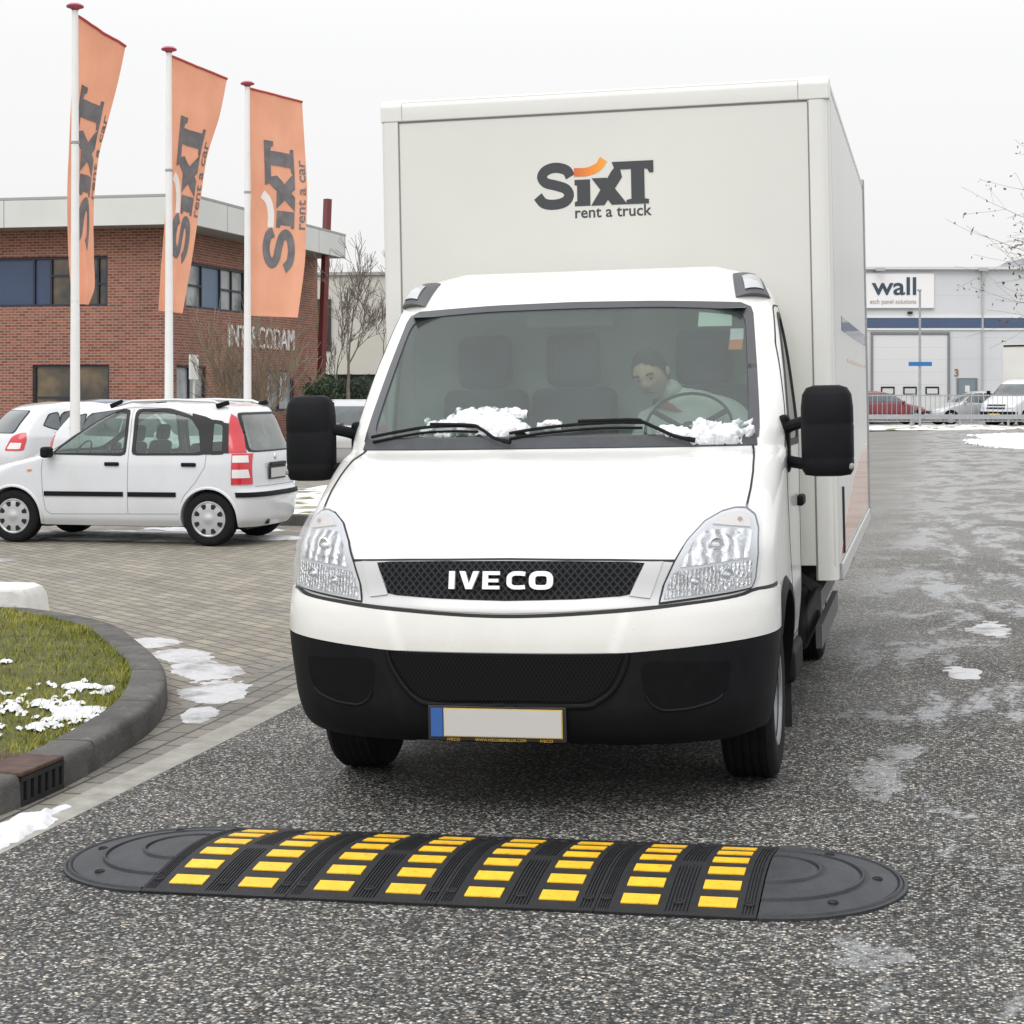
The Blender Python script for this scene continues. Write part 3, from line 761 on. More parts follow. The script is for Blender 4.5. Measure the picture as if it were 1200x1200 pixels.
for s_, xx in ((1, 4*W_B+.002), (-1, -.002)):
    o = end_cap().build('end_cap', mat('cap_rubber', (.030,.033,.038), .5, 0, 0, .28, 9, .3, 180, .35), bump, ang=28)
    o.location = (xx, 0, 0)
    if s_ < 0: o.scale = (-1, 1, 1)
    for a, q in ((R(150),.80),(R(38),.80),(R(92),.78)):
        mm = MB().lathe([(0,.0),(.011,.0),(.013,.0045),(.017,.0045),(.018,-.004)], 18, axis='Z'); p_ = mm.build('bolt', BOLT, o); p_.location = (math.sin(a)*q*DEP/2, DEP/2-math.cos(a)*q*DEP/2, hump(q))

# ------------------------------------------------------------------ shared vehicle parts
RIMS = mat('steel_rim', (.30,.31,.32), .45, .4, 0, .15, 10); HUBC = mat('hub_cap', (.50,.52,.53), .32, .5, 0, .06, 8); HOLE = mat('rim_hole', (.008,.008,.009), .8)
def wheel(parent, x, y, r, wd, side, style='cap', rimr=None):
    """tyre with tread; x is the middle of the tyre, side = +1/-1 the outer face"""
    rr = rimr or r*.66; h = wd/2
    prof = [(rr*.86, -h*.8), (rr, -h*.92), (r*.86, -h), (r*.955, -h*.9), (r*.985, -h*.72)]
    for k in np.linspace(-.62, .62, 5): prof += [(r, (k-.10)*h), (r, (k+.06)*h), (r-.008, (k+.065)*h), (r-.008, (k+.095)*h)]
    prof += [(r, .7*h), (r*.985, h*.76), (r*.955, h*.9), (r*.86, h), (rr, h*.92), (rr*.86, h*.8)]
    mm = MB().lathe([(a, b*side) for a, b in prof], 48); o = mm.build('wheel', RUBBER, parent, ang=40); o.location = (x, y, r)
    d = wd/2*side
    if style == 'cap':
        pr = [(rr*1.0, d*.86), (rr*.985, d*.97), (rr*.93, d*.98), (rr*.88, d*.90), (rr*.45, d*1.02), (rr*.25, d*.98), (rr*.2, d*1.04), (.001, d*1.05)]
        mm = MB().lathe(pr, 48)
        for k in range(8):
            t = 2*math.pi*(k+.5)/8; c, s_ = math.cos(t), math.sin(t); poly = [(.60,-.085),(.82,-.15),(.86,0),(.82,.15),(.60,.085),(.57,0)]
            mm.prism(poly, lambda u, v, q: (q, (u*c - v*s_)*rr, (u*s_ + v*c)*rr), d*.80, d*1.01, 1)
        mm.build('hub_cap', [HUBC, HOLE], o)
    else:
        pr = [(rr*1.0, d*.86), (rr*.97, d*.95), (rr*.90, d*.93), (rr*.86, d*.55), (rr*.5, d*.35), (rr*.42, d*.75), (.001, d*.78)]
        mm = MB().lathe(pr, 40)
        for k in range(6):
            t = 2*math.pi*k/6; mm.lathe([(.001, d*.62), (.012, d*.62), (.012, d*.3)], 8, c=(0, math.cos(t)*rr*.48, math.sin(t)*rr*.48))
        mm.build('rim', [RIMS], o)
    return o
def arch_lip(S, yc, zc, r, side, zmin, wd=.03, off=.012, n=40, inner=.10):
    pl = 'right' if side > 0 else 'left'; rows = [[], [], [], []]
    a0 = math.asin(max(-1, min(1, (zmin-zc)/r)))
    for t in np.linspace(a0, math.pi-a0, n):
        for k, (rr, o_) in enumerate(((r+wd, .001), (r+wd*.5, off), (r-.002, off*.9), (r-.006, -inner))):
            y, z = yc + math.cos(t)*rr, zc + math.sin(t)*rr
            x = S.X(y, max(z, S.z0)) + o_; rows[k].append((x*side, y, z))
    m = MB(); m.grid(rows); return m
def plate_geo(S, plane, x0, x1, z0, z1, off, y): pass
def txt_on(body, fn, w_=None, h_=None, bold=0, depth=.004, res=3):
    v, f = text_geo(body, w_, h_, bold, res); vs, fs = solid2d(v, f, fn, depth); return vs, fs

# ------------------------------------------------------------------ the truck
CAB = dict(
 yf=[(.28,.10),(.34,.03),(.45,0),(.66,0),(.80,.015),(.86,.04),(.99,.075),(1.02,.09),(1.10,.17),(1.20,.30),(1.30,.52),(1.36,.71),(1.40,.90),(1.45,.955),(1.7,1.20),(2.05,1.545),(2.10,1.60),(2.16,1.69),(2.20,1.79),(2.24,1.93)],
 yr=[(.28,2.02),(2.0,2.02),(2.15,2.01),(2.24,1.985)],
 w=[(.28,.93),(.36,.96),(.5,.98),(.73,1.0),(.9,1.0),(1.2,1.0),(1.4,1.0),(1.7,.975),(2.0,.925),(2.08,.90),(2.15,.85),(2.20,.77),(2.24,.62)],
 Df=[(.28,.55),(.7,.52),(1.0,.55),(1.2,.62),(1.35,.52),(1.42,.42),(1.7,.36),(2.05,.32),(2.15,.26),(2.2,.14),(2.24,.02)],
 Dr=[(.28,.06),(2.1,.06),(2.24,.01)], nf=[(.28,2.6),(1.0,2.6),(1.3,2.6),(1.42,2.8),(2.05,2.8),(2.24,2.8)], nr=3.0)
TRUCK = ROAD @ Matrix.Translation((1.725, 6.8, 0))
trk = thing('box_truck', 'white box truck with black bumper and square cargo body facing the speed bump', 'truck', mat=TRUCK)
S = Shell(**CAB)
ws_out = round_poly([(-.895,1.412),(.895,1.412),(.885,1.55),(.862,1.75),(.842,1.9),(.822,2.045),(.40,2.062),(0,2.068),(-.40,2.062),(-.822,2.045),(-.842,1.9),(-.862,1.75),(-.885,1.55)], .05)
ws_in = round_poly([(-.848,1.455),(.848,1.455),(.838,1.6),(.812,1.85),(.792,2.012),(.42,2.032),(0,2.036),(-.42,2.032),(-.792,2.012),(-.812,1.85),(-.838,1.6)], .07)
ws_mid = [((a[0]*.975), 1.74 + (a[1]-1.74)*.97) for a in ws_out]
sw_in = round_poly([(1.36,1.42),(1.90,1.415),(1.90,1.975),(1.79,1.985),(1.62,1.80)], .05)
sw_out = round_poly([(1.26,1.39),(1.925,1.385),(1.925,2.00),(1.775,2.012),(1.585,1.81)], .05)
sw_mid = [((a[0]+b_[0])/2, (a[1]+b_[1])/2) for a, b_ in zip(sw_in, sw_out)]
AY, AZ, AR = .975, .36, .435
V, Fc = S.loft(.34, 2.24, 150, 34, 22, 44, [('front', ws_mid), ('right', sw_mid), ('left', sw_mid)], [(AY, AZ, AR)])
MB().add(V, Fc).build('cab', WHITE, trk, ang=32)
MB().add(*S.ring('front', ws_out, ws_in, .004, .012)).build('windscreen_surround', FRIT, trk)
skin([S.patch('front', round_poly([(-.86,1.448),(.86,1.448),(.85,1.6),(.82,1.85),(.80,2.02),(.42,2.038),(0,2.042),(-.42,2.038),(-.80,2.02),(-.82,1.85),(-.85,1.6)], .06), .0, .004, 40, 50)], 'windscreen', TINT, trk)
for s_, pl in ((1,'right'),(-1,'left')):
    MB().add(*S.ring(pl, sw_out, sw_in, .003, .012)).build('window_seal', SEAL, trk)
    skin([S.patch(pl, [((a[0]+b_[0])/2, (a[1]+b_[1])/2) for a, b_ in zip(sw_in, sw_mid)], -.003, .004, 24, 12)], 'side_window', glassmat('door_glass', (.62,.72,.68), .12, (.3,.33,.33), .07), trk)
    # door shut lines, handle, indicator
    mm = MB()
    for path in ([(1.20,1.37),(1.22,1.2),(1.30,.95),(1.42,.72),(1.50,.50)], [(1.955,2.03),(1.955,.50)], [(1.20,1.37),(1.35,1.56),(1.56,1.85),(1.76,2.035),(1.955,2.04)], [(1.50,.50),(1.955,.50)]):
        mm.add(*S.strip(pl, path, .008, .0012, .004))
    mm.build('door_gap', SEAL, trk)
    mm = MB().box((s_*1.013, 1.86, 1.12), (.035,.16,.05)); mm.build('door_handle', BLACKP, trk, bevel=.012)
    mat('amber_lens', (.7,.26,.03), .2, 0, .6)
    arch_lip(S, AY, AZ, AR, s_, .30, .055, .018, inner=.25).build('wheel_arch', BLACKP, trk)
# bumper and nose
sym = lambda p: Curve([(-x, z) for x, z in p if x > 0] + p)
blk = sym([(0,.650),(.42,.652),(.62,.664),(.83,.68),(1.02,.695)]); sm_ = sym([(0,.790),(.456,.811),(.69,.830),(.88,.850),(.94,.868),(1.02,.868)]); bot = sym([(0,.297),(.5,.30),(.78,.302),(.9,.318),(1.02,.34)])
skin([S.band(bot, lambda x: blk(x)-.004, lambda x, v: .009 + .007*max(0, min(1, (x - .36 - .11*v)/.04)), .03, .545, nz=20, nx=60)], 'lower_bumper', BLACKP, trk)
skin([S.band(blk, lambda x: sm_(x)-.010, lambda x, v: .006 + .010*max(0, min(1, (x - .40 - .05*v)/.035)), .03, .545, nz=8, nx=60)], 'upper_bumper', WHITE, trk)
skin([S.band(lambda x: sm_(x)-.013, lambda x: sm_(x)+.004, .004, .02, .545, nz=3)], 'bumper_gap', SEAL, trk)
# intake recess frame and fog-lamp recesses
def on(u, z, o_=.016): return S.on('front', u, z, o_)
intake = [(-.455,.640),(-.43,.585),(-.385,.515),(-.33,.475),(-.27,.462),(.29,.466),(.345,.48),(.40,.52),(.435,.585),(.455,.640)]
MESHM = None
def m_mesh(name, bw, bh, dark, light):
    t = NT(name); x = t.n('ShaderNodeSeparateXYZ'); t.l(t.tc.outputs['Object'], x.inputs[0]); cx = t.n('ShaderNodeCombineXYZ'); t.l(x.outputs[0], cx.inputs[0]); t.l(x.outputs[2], cx.inputs[1])
    d1 = t.math('ADD', t.math('DIVIDE', x.outputs[0], bw), t.math('DIVIDE', x.outputs[2], bh*2)); d2 = t.math('SUBTRACT', t.math('DIVIDE', x.outputs[0], bw), t.math('DIVIDE', x.outputs[2], bh*2))
    e1 = t.math('ABSOLUTE', t.math('SUBTRACT', t.math('FRACT', d1), .5)); e2 = t.math('ABSOLUTE', t.math('SUBTRACT', t.math('FRACT', d2), .5)); e_ = t.math('MAXIMUM', e1, e2)
    c = t.ramp(e_, [(.33, dark), (.40, light), (1, light)])
    t.pbsdf(c, .65, spec=.12, bump=e_, bstr=.4, bdist=.006); return t.m
HONEY = m_mesh('honeycomb_mesh', .030, .0165, (.004,.0045,.0055), (.030,.032,.036))
FINE = m_mesh('fine_mesh', .016, .012, (.003,.003,.0035), (.009,.0095,.011))
skin([S.patch('front', intake, .0165, .008, 20, 40)], 'intake_grille', FINE, trk)
mm = MB(); path = smooth_path([(-.475,.648),(-.455,.59),(-.405,.515),(-.35,.465),(-.28,.447),(0,.447),(.30,.450),(.36,.468),(.42,.515),(.46,.59),(.475,.648)], 6)
mm.tube([on(u, z, .013) for u, z in path], .011, 8); mm.build('intake_trim', BLACKP, trk)
fog = [(-.845,.612),(-.83,.50),(-.79,.458),(-.70,.435),(-.60,.430),(-.555,.452),(-.53,.50),(-.52,.60),(-.56,.622)]
for pg in (fog, mir(fog)):
    skin([S.patch('front', round_poly(pg, .03), .0165, .006, 20, 20)], 'fog_recess', mat('recess', (.006,.0065,.0075), .7, 0, 0, .2, 15, spec=.1), trk)
    mm = MB(); c = [(u, z) for u, z in round_poly(pg, .03)]; c = c if pg is fog else c
    low = sorted([q for q in c if q[1] < .49], key=lambda q: q[0]); mm.tube([on(u, z, .014) for u, z in low], .007, 6); mm.build('fog_trim', BLACKP, trk)
# number plate: blank, with its blue band and dealer strip
pm = lambda u, v, d: (u, -.030 - d + .0, v)
mm = MB().box((-.03, -.018, .379), (.545,.012,.135), 0); hold = mm.build('plate_holder', SEAL, trk, bevel=.004)
hold_m = MB().box((-.005, -.027, .383), (.468,.005,.110)); hold_m.build('number_plate', GOLD, trk, bevel=.001)
MB().box((-.005, -.0306, .383), (.460,.003,.102)).build('plate_face', PLATEW, trk)
MB().box((-.2655, -.0275, .383), (.047,.005,.110)).build('country_band', PLATEB, trk)
mm = MB()
for body, x0, wd in (('IVECO', -.225, .05), ('WWW.IVECOBENELUX.COM', -.115, .20), ('IVECO', .14, .05)):
    v, f = text_geo(body, wd, .011); vs, fs = solid2d(v, f, lambda u, q, d: (x0+u, -.0245-d, .3125+q), .001); MB().add(vs, fs).build('dealer_lettering', GOLD, trk)
# grille and badge
sil = [(-.655,.985),(-.64,.93),(-.615,.86),(-.60,.826),(-.456,.816),(-.2,.803),(0,.798),(.2,.803),(.456,.816),(.60,.826),(.615,.86),(.64,.93),(.655,.985),(.4,.992),(0,.996),(-.4,.992)]
skin([S.patch('front', sil, .006, .01, 30, 60)], 'grille_surround', SILVER, trk)
dark = [(-.535,.986),(-.50,.915),(-.478,.862),(-.25,.848),(0,.843),(.25,.848),(.478,.862),(.50,.915),(.535,.986),(.3,.991),(0,.9935),(-.3,.991)]
skin([S.patch('front', dark, .0095, .006, 24, 60)], 'grille_mesh', HONEY, trk)
for s_ in (-1, 1):   # lit facets at the ends of the surround
    q = [(s_*.535,.986),(s_*.60,.986),(s_*.555,.850),(s_*.478,.858)]
    skin([S.patch('front', q, .0125, .01, 12, 6)], 'grille_facet', SILVER, trk)
# badge letters, built from bars
bz0, bz1, bx0, bx1 = .884, .952, -.222, .188
def L2(p): return p
H = 1.0; letters = []
def ltr(x, polys): letters.append((x, polys))
ltr(0, [[(0,0),(.30,0),(.30,1),(0,1)]])
ltr(.52, [[(.0,1),(.30,1),(.50,.32),(.70,1),(1.0,1),(.66,0),(.34,0)]])
ltr(1.70, [[(0,0),(.86,0),(.86,.2),(.28,.2),(.28,.4),(.80,.4),(.80,.59),(.28,.59),(.28,.8),(.86,.8),(.86,1),(0,1)]])
cpath = smooth_path([(.86,.86),(.6,.89),(.32,.87),(.16,.72),(.14,.5),(.16,.28),(.32,.13),(.6,.11),(.86,.14)], 4)
opath = [( .5+.40*abs(math.cos(t))**.62*(1 if math.cos(t)>0 else -1), .5+.385*abs(math.sin(t))**.62*(1 if math.sin(t)>0 else -1)) for t in np.linspace(0, 2*math.pi, 33)]
mm = MB(); kx = (bx1-bx0)/5.18; kz = bz1-bz0
bf = lambda x0: (lambda u, v, d: tuple(S.on('front', bx0 + (x0+u)*kx, bz0 + v*kz, .012 + .016*d)))
for x0, polys in letters:
    for q in polys: vs, fs = solid2d(np.array(q), [tuple(range(len(q)))], bf(x0), 1); mm.add(vs, fs)
for x0, pth, wd in ((2.88, cpath, .23), (4.06, opath, [.26 + .02*abs(math.cos(t)) for t in np.linspace(0, 2*math.pi, 33)])):
    v, f = stroke(pth, wd); v = v.copy(); v[:, 0] *= 1.10; vs, fs = solid2d(v, f, bf(x0), 1); mm.add(vs, fs)
mm.build('badge', mat('badge_chrome', (.80,.81,.82), .25, .35, .5), trk, ang=30)
# bonnet shut lines
mm = MB()
mm.add(*S.strip('front', [(-.80,.99),(-.655,.988),(-.4,.9955),(0,1.0),(.4,.9955),(.655,.988),(.70,.99)][1:-1], .011, .003, .006))
for s_ in (-1, 1): mm.add(*S.strip('front', [(s_*.868,1.402),(s_*.886,1.36),(s_*.894,1.30),(s_*.895,1.24),(s_*.888,1.165)], .007, .0045, .009, .015))
mm.build('bonnet_gap', SEAL, trk)
# headlights
def m_reflector(name='lamp_reflector', ws=22, ns=13, rg=.16):
    t = NT(name); x = t.map(scale=(1,1,1)); wv = t.n('ShaderNodeTexWave'); wv.wave_type = 'BANDS'; wv.bands_direction = 'X'; wv.inputs['Scale'].default_value = ws; wv.inputs['Distortion'].default_value = 3.5; wv.inputs['Detail'].default_value = 2; wv.inputs['Detail Scale'].default_value = 2
    t.l(x, wv.inputs[0]); n = t.noise(ns, 3, .6, None, 1.2)
    h = t.math('ADD', t.math('MULTIPLY', wv.outputs['Fac'], .6), n)
    t.pbsdf(t.ramp(h, [(.35, (.16,.165,.17)), (.62, (.74,.75,.76)), (.9, (.9,.9,.91))]), rg, .85, bump=h, bstr=.9, bdist=.022); return t.m  # dark and bright reflection contrast is painted into the base colour
REFL = m_reflector()
REFL2 = m_reflector('lamp_bowl', 7, 5, .14)
lamp = [(.848,1.168),(.886,1.164),(.918,1.138),(.934,1.088),(.938,1.0),(.930,.905),(.918,.872),(.86,.862),(.72,.846),(.592,.832),(.606,.90),(.642,.981),(.686,1.058),(.742,1.124),(.800,1.157)]
def shrink(p, k, c=(.795,.99)): return [(c[0]+(u-c[0])*k, c[1]+(v-c[1])*k) for u, v in p]
for s_ in (1, -1):
    T_ = (lambda p: p) if s_ > 0 else mir
    h_ = MB().add(*S.ring('front', T_(shrink(lamp, 1.03)), T_(shrink(lamp, .97)), .008, .02, 120)).build('headlight', SEAL, trk)
    skin([S.patch('front', T_(shrink(lamp, .985)), .010, .006, 60, 60)], 'lamp_bezel', mat('lamp_bezel', (.62,.63,.64), .3, .4, .3), h_)
    lower = [(.915,.885),(.86,.873),(.72,.857),(.606,.845),(.62,.90),(.640,.945),(.80,.965),(.915,.975)]
    skin([S.patch('front', T_(lower), .016, .005, 30, 50)], 'lower_reflector', REFL, h_)
    mid = [(.905,.985),(.80,.975),(.665,.962),(.700,1.040),(.742,1.085),(.84,1.092),(.912,1.08)]
    skin([S.patch('front', T_(mid), .016, .005, 30, 40)], 'main_reflector', REFL2, h_)
    turn = [(.83,1.102),(.905,1.092),(.905,1.12),(.885,1.145),(.85,1.15),(.80,1.135),(.77,1.11)]
    skin([S.patch('front', T_(turn), .016, .005, 30, 30)], 'indicator', mat('indicator_bowl', (.74,.68,.64), .25, .5), h_)
    for (u, v, r_, mt) in ((.79,1.03,.036,CHROME), (.72,.905,.022,CHROME), (.83,.925,.030,CHROME), (.865,1.12,.011,mat('bulb_amber', (.55,.30,.20), .3))):
        p = S.on('front', s_*u, v, .017); mm = MB().lathe([(r_, -.004), (r_*.9, .004), (r_*.45, .0), (r_*.35, .010), (.0005, .013)], 20, axis='Y'); q = mm.build('bulb_bowl', mt, h_); q.location = p; q.rotation_euler = (R(180), 0, s_*R(38)); 
    skin([S.patch('front', T_(shrink(lamp, .99)), .036, .005, 60, 60)], 'lens', CLEAR, h_)
# wipers
def wiper(blade, arm):
    o = MB().tube([S.on('front', u, z, .035) for u, z in smooth_path(arm, 5)], [.011]*3 + [.008]*(len(smooth_path(arm, 5))-3), 8).build('wiper', BLACKP, trk)
    mm = MB(); b_ = smooth_path(blade, 6); mm.tube([S.on('front', u, z, .028) for u, z in b_], .008, 6); mm.tube([S.on('front', u, z - .012, .012) for u, z in b_], .006, 5); mm.build('wiper_blade', RUBBER, o)
wiper([(-.83,1.445),(-.70,1.466),(-.58,1.483),(-.45,1.488),(-.33,1.484)], [(-.165,1.405),(-.24,1.43),(-.31,1.468),(-.36,1.485),(-.55,1.492)])
wiper([(-.18,1.452),(-.06,1.470),(.10,1.485),(.26,1.492),(.40,1.490)], [(.63,1.402),(.55,1.425),(.46,1.462),(.40,1.488),(.36,1.497),(.12,1.495)])
skin([S.patch('front', [(-.885,1.402),(.885,1.402),(.878,1.447),(-.878,1.447)], .0065, .008, 8, 60)], 'cowl', COWL, trk)
# marker lamps on the cab roof corners
for s_ in (1, -1):
    mm = MB(); g = []
    for t in np.linspace(0, 1, 9):
        z = 2.070 + .120*t; row = []
        for a in np.linspace(-1, 1, 9):
            u = s_*(.822 - .05*t + a*(.076 - .02*t)); q = S.on('front', min(.89, abs(u))*s_ if abs(u) < S.w(z)*.985 else s_*S.w(z)*.985, z, .006 + .045*(1-a*a)*(math.sin(math.pi*min(1, t*.75+.2))))
            row.append(q)
        g.append(row)
    h_ = skin([shellgrid(g, [[np.array(q)+np.array([0,.05,-.02]) for q in r] for r in g])], 'marker_lamp', mat('marker_housing', (.10,.105,.11), .5), trk)
    g2 = [[np.array(g[i][j]) + np.array([0,-.008,.004]) for j in range(2, 7)] for i in range(1, 6)]
    skin([shellgrid(g2, [[q+np.array([0,.012,0]) for q in r] for r in g2])], 'marker_lens', mat('marker_lens', (.50,.51,.53), .2, .2, .6), h_)
# mirrors
def mirror(s_):
    cx = s_*1.178 if s_ > 0 else -1.178; mm = MB(); g = []
    for z, wx, dy in ((1.262,.060,.05),(1.268,.098,.075),(1.29,.110,.085),(1.33,.112,.09),(1.338,.110,.088),(1.346,.112,.09),(1.48,.113,.09),(1.488,.1105,.088),(1.496,.1125,.09),(1.56,.112,.088),(1.615,.106,.08),(1.645,.088,.065),(1.656,.055,.04)):
        row = []
        for t in np.linspace(0, 2*math.pi, 41)[:-1]:
            c, q = math.cos(t), math.sin(t); e_ = .55
            row.append((cx + wx*abs(c)**e_*np.sign(c), 1.20 + dy*abs(q)**e_*np.sign(q)*(1.0 if q < 0 else .55), z))
        g.append(row)
    mm.grid(g, closed=True); mm.add(g[0], [tuple(range(40))]); mm.add(g[-1], [tuple(range(39, -1, -1))])
    o = mm.build('mirror', BLACKP, trk, ang=50)
    for za, zb, r_ in ((1.465,1.500,.026),(1.330,1.315,.026)):
        q = MB().tube([(s_*.975,1.30,za+.0),(s_*1.02,1.25,(za+zb)/2),(s_*1.08,1.19,zb),(s_*1.14,1.17,zb)], [r_*1.15, r_, r_, r_*.9], 10); q.build('mirror_arm', BLACKP, o)
    MB().box((s_*.985, 1.30, 1.40), (.05,.10,.26)).build('mirror_mount', BLACKP, o, bevel=.02)
    MB().box((s_*1.178, 1.252, 1.46), (.19,.004,.33)).build('mirror_glass', CHROME, o, bevel=.001)
    MB().box((s_*1.275, 1.16, 1.305), (.03,.06,.03)).build('mirror_indicator', mat('mirror_lens', (.3,.29,.27), .2), o, bevel=.01)
mirror(1); mirror(-1)
# stickers behind the glass
def stick(poly, mt, nm): skin([S.patch('front', poly, -.012, .002, 4, 6)], nm, mt, trk)
stick([(.590,1.945),(.742,1.945),(.736,2.012),(.588,2.015)], mat('sticker_mint', (.62,.72,.66), .6), 'sticker')
stick([(.738,1.88),(.798,1.88),(.796,1.932),(.738,1.932)], mat('sticker_white', (.7,.7,.72), .6), 'sticker')
stick([(.736,1.834),(.796,1.834),(.797,1.879),(.737,1.879)], mat('sticker_orange', (.72,.22,.06), .6), 'sticker')
# cab interior
mm = MB(); mm.box((0, 1.98, 1.3), (1.78,.03,1.5)); mm.box((0,1.5,.62), (1.8,1.0,.06)); mm.build('cab_lining', PALEG, trk)
def dash():
    g = []
    for x in np.linspace(-.86, .86, 20): g.append([(x, y + .16*abs(x)**3, z) for y, z in ((.97,1.38),(1.05,1.40),(1.18,1.405),(1.30,1.38),(1.36,1.30),(1.38,1.1),(1.36,.8))])
    return MB().grid(g)
dash().build('dashboard', mat('dashboard_trim', (.045,.05,.055), .7, 0, 0, .1, 20), trk)
mm = MB(); mm.add([(-.8,1.56,2.02),(.8,1.56,2.02),(.8,1.98,2.06),(-.8,1.98,2.06)], [(0,1,2,3)]); mm.build('headlining', CABIN, trk)
MB().box((-.03,1.60,1.99), (.42,.05,.09)).build('sun_visor', mat('visor', (.12,.13,.13), .8), trk, bevel=.015)
def seat(x, wd=.42):
    def pad(nm, c, d, rx, bev, par): 
        q = MB().box((0,0,0), d).build(nm, SEAT, par, bevel=bev, seg=4); q.location = c; q.rotation_euler = (rx,0,0); return q
    s_ = pad('seat', (x,1.66,.98), (wd,.5,.14), R(6), .05, trk)
    for nm, c, d, rx, bev in (('backrest',(0,.20,.36),(wd,.13,.62),R(-12),.05),('headrest',(0,.26,.80),(.27,.10,.26),R(-8),.05)): pad(nm, c, d, rx, bev, s_)
seat(.57,.50); seat(-.06); seat(-.50)
o = MB(); o.lathe([(.205,0),(.198,.012),(.190,0),(.198,-.012)], 40, axis='Z'); 
for a in (0, 120, 240): o.tube([(0,0,-.03),(math.sin(R(a))*.19, -math.cos(R(a))*.19,0)], .014, 6)
o.lathe([(.001,-.01),(.05,-.015),(.06,-.05),(.001,-.06)], 16, axis='Z')
o = o.build('steering_wheel', SEAL, trk); o.location = (.545,1.42,1.475); o.rotation_euler = (R(52),0,0)
# chassis, wheels and what hangs below the body
mm = MB()
for s_ in (-1, 1): mm.box((s_*.40, 4.2, .60), (.09,5.0,.18))
for y in (2.2, 3.2, 4.2, 5.4, 6.4): mm.box((0, y, .60), (.8,.08,.12))
mm.box((0, 1.2, .50), (1.0,1.9,.25)); mm.box((0,.55,.42), (1.5,.5,.2)); mm.tube([(-.8,AY,.35),(.8,AY,.35)], .06, 8); mm.tube([(-.9,4.43,.35),(.9,4.43,.35)], .07, 8)
mm.box((.02, 2.08, .56), (1.9,.03,.34)); mm.build('chassis', BLACKM, trk)
for s_ in (-1, 1): MB().box((s_*.80,2.75,.50), (.40,.8,.32)).build('side_tank', BLACKM, trk, bevel=.03)
for s_ in (-1, 1):
    for x, st in ((.805,'steel'),): wheel(trk, s_*.855, AY, .345, .225, s_, 'steel', .215)
    wheel(trk, s_*.86, 4.43, .345, .20, s_, 'steel', .215); wheel(trk, s_*.62, 4.43, .345, .20, s_, 'steel', .215)
    q = MB(); q.box((s_*.86, 1.47, .33), (.24,.012,.42)); q.build('mud_flap', BLACKM, trk)
    q = MB(); q.bar((s_*1.06,2.25,.42), (s_*1.06,3.85,.42), .03, .11); q.bar((s_*1.06,2.25,.60), (s_*1.06,3.85,.60), .03, .09); q.bar((s_*1.06,2.5,.62),(s_*.9,2.5,.72), .05, .05); q.bar((s_*1.06,3.6,.62),(s_*.9,3.6,.72), .05,.05); q.build('side_guard', mat('guard_grey', (.085,.088,.09), .55), trk)
    q = MB(); q.box((s_*.955, 1.66, .40), (.10,.50,.16)); q.build('cab_step', BLACKP, trk, bevel=.03)
    q = MB(); g = [[(s_*x, 4.43+math.cos(t)*.42, .37+math.sin(t)*.42) for t in np.linspace(R(10),R(170),14)] for x in (.5,.99)]; q.grid(g); q.build('mudguard', BLACKM, trk)
    q = MB(); q.box((s_*1.085, 5.5, .64), (.04,.10,.14)); q.box((s_*1.10, 5.2, .58), (.03,.05,.10)); q.build('side_marker', BLACKM, trk, bevel=.01)
# cargo body
bxw = thing_part = None
Xl, Xr, Y0, Y1, Z0, Z1 = -1.088, 1.168, 2.10, 6.75, .715, 3.155
YF = Y0 + .006
body = MB().box(((Xl+Xr)/2, (YF+Y1)/2, (Z0+Z1)/2+.03), (Xr-Xl-.02, Y1-YF, Z1-Z0-.08)).build('cargo_body', BOXW, trk, bevel=.004)
def box_part(nm, a, b_, mt, bev=.004, seg=2):
    c = [(a[k]+b_[k])/2 for k in range(3)]; d = [abs(b_[k]-a[k]) for k in range(3)]; return MB().box(c, d).build(nm, mt, body, bevel=bev, seg=seg)
FRAME = mat('box_frame', (.69,.69,.66), .4, 0, .25, .02, 2)
def rounded(x0, y0, x1, y1, rs):
    """rectangle with its own radius at each corner, from (x0, y0) anticlockwise"""
    out = []
    for (cx, cy, sx, sy, r_, a0) in ((x0,y0,1,1,rs[0],180),(x1,y0,-1,1,rs[1],270),(x1,y1,-1,-1,rs[2],0),(x0,y1,1,-1,rs[3],90)):
        if r_ <= 0: out.append((cx, cy)); continue
        for t in np.linspace(0, 90, 8): out.append((cx+sx*r_ + r_*math.cos(R(a0+t)), cy+sy*r_ + r_*math.sin(R(a0+t))))
    return out
zf = lambda u, v, d: (u, v, d); xf = lambda u, v, d: (d, u, v)
MB().prism(rounded(Xl, Y0-.002, Xl+.088, Y0+.10, (.025,.006,0,0)), zf, Z0, Z1-.113).build('corner_post', FRAME, body, ang=30)
MB().prism(rounded(Xr-.098, Y0-.002, Xr, Y0+.13, (.006,.045,0,0)), zf, Z0, Z1-.113).build('corner_post', FRAME, body, ang=30)
railp = rounded(Y0-.003, Z1-.112, Y0+.12, Z1, (.006,0,0,.045))
MB().prism(railp, xf, Xl+.113, Xr-.149).build('front_rail', FRAME, body, ang=30)
MB().prism(rounded(Y0-.005, Z1-.112, Y0+.12, Z1+.002, (.006,0,0,.046)), xf, Xl-.002, Xl+.111).build('corner_cap', FRAME, body, ang=30, bevel=.012)
MB().prism(rounded(Y0-.005, Z1-.112, Y0+.12, Z1+.002, (.006,0,0,.046)), xf, Xr-.147, Xr+.002).build('corner_cap', FRAME, body, ang=30, bevel=.012)
box_part('roof_rail', (Xr-.07,Y0+.132,Z1-.055), (Xr+.002,Y1,Z1-.001), FRAME, .02, 3); box_part('roof_rail', (Xl-.002,Y0+.132,Z1-.055), (Xl+.07,Y1,Z1-.001), FRAME, .02, 3)
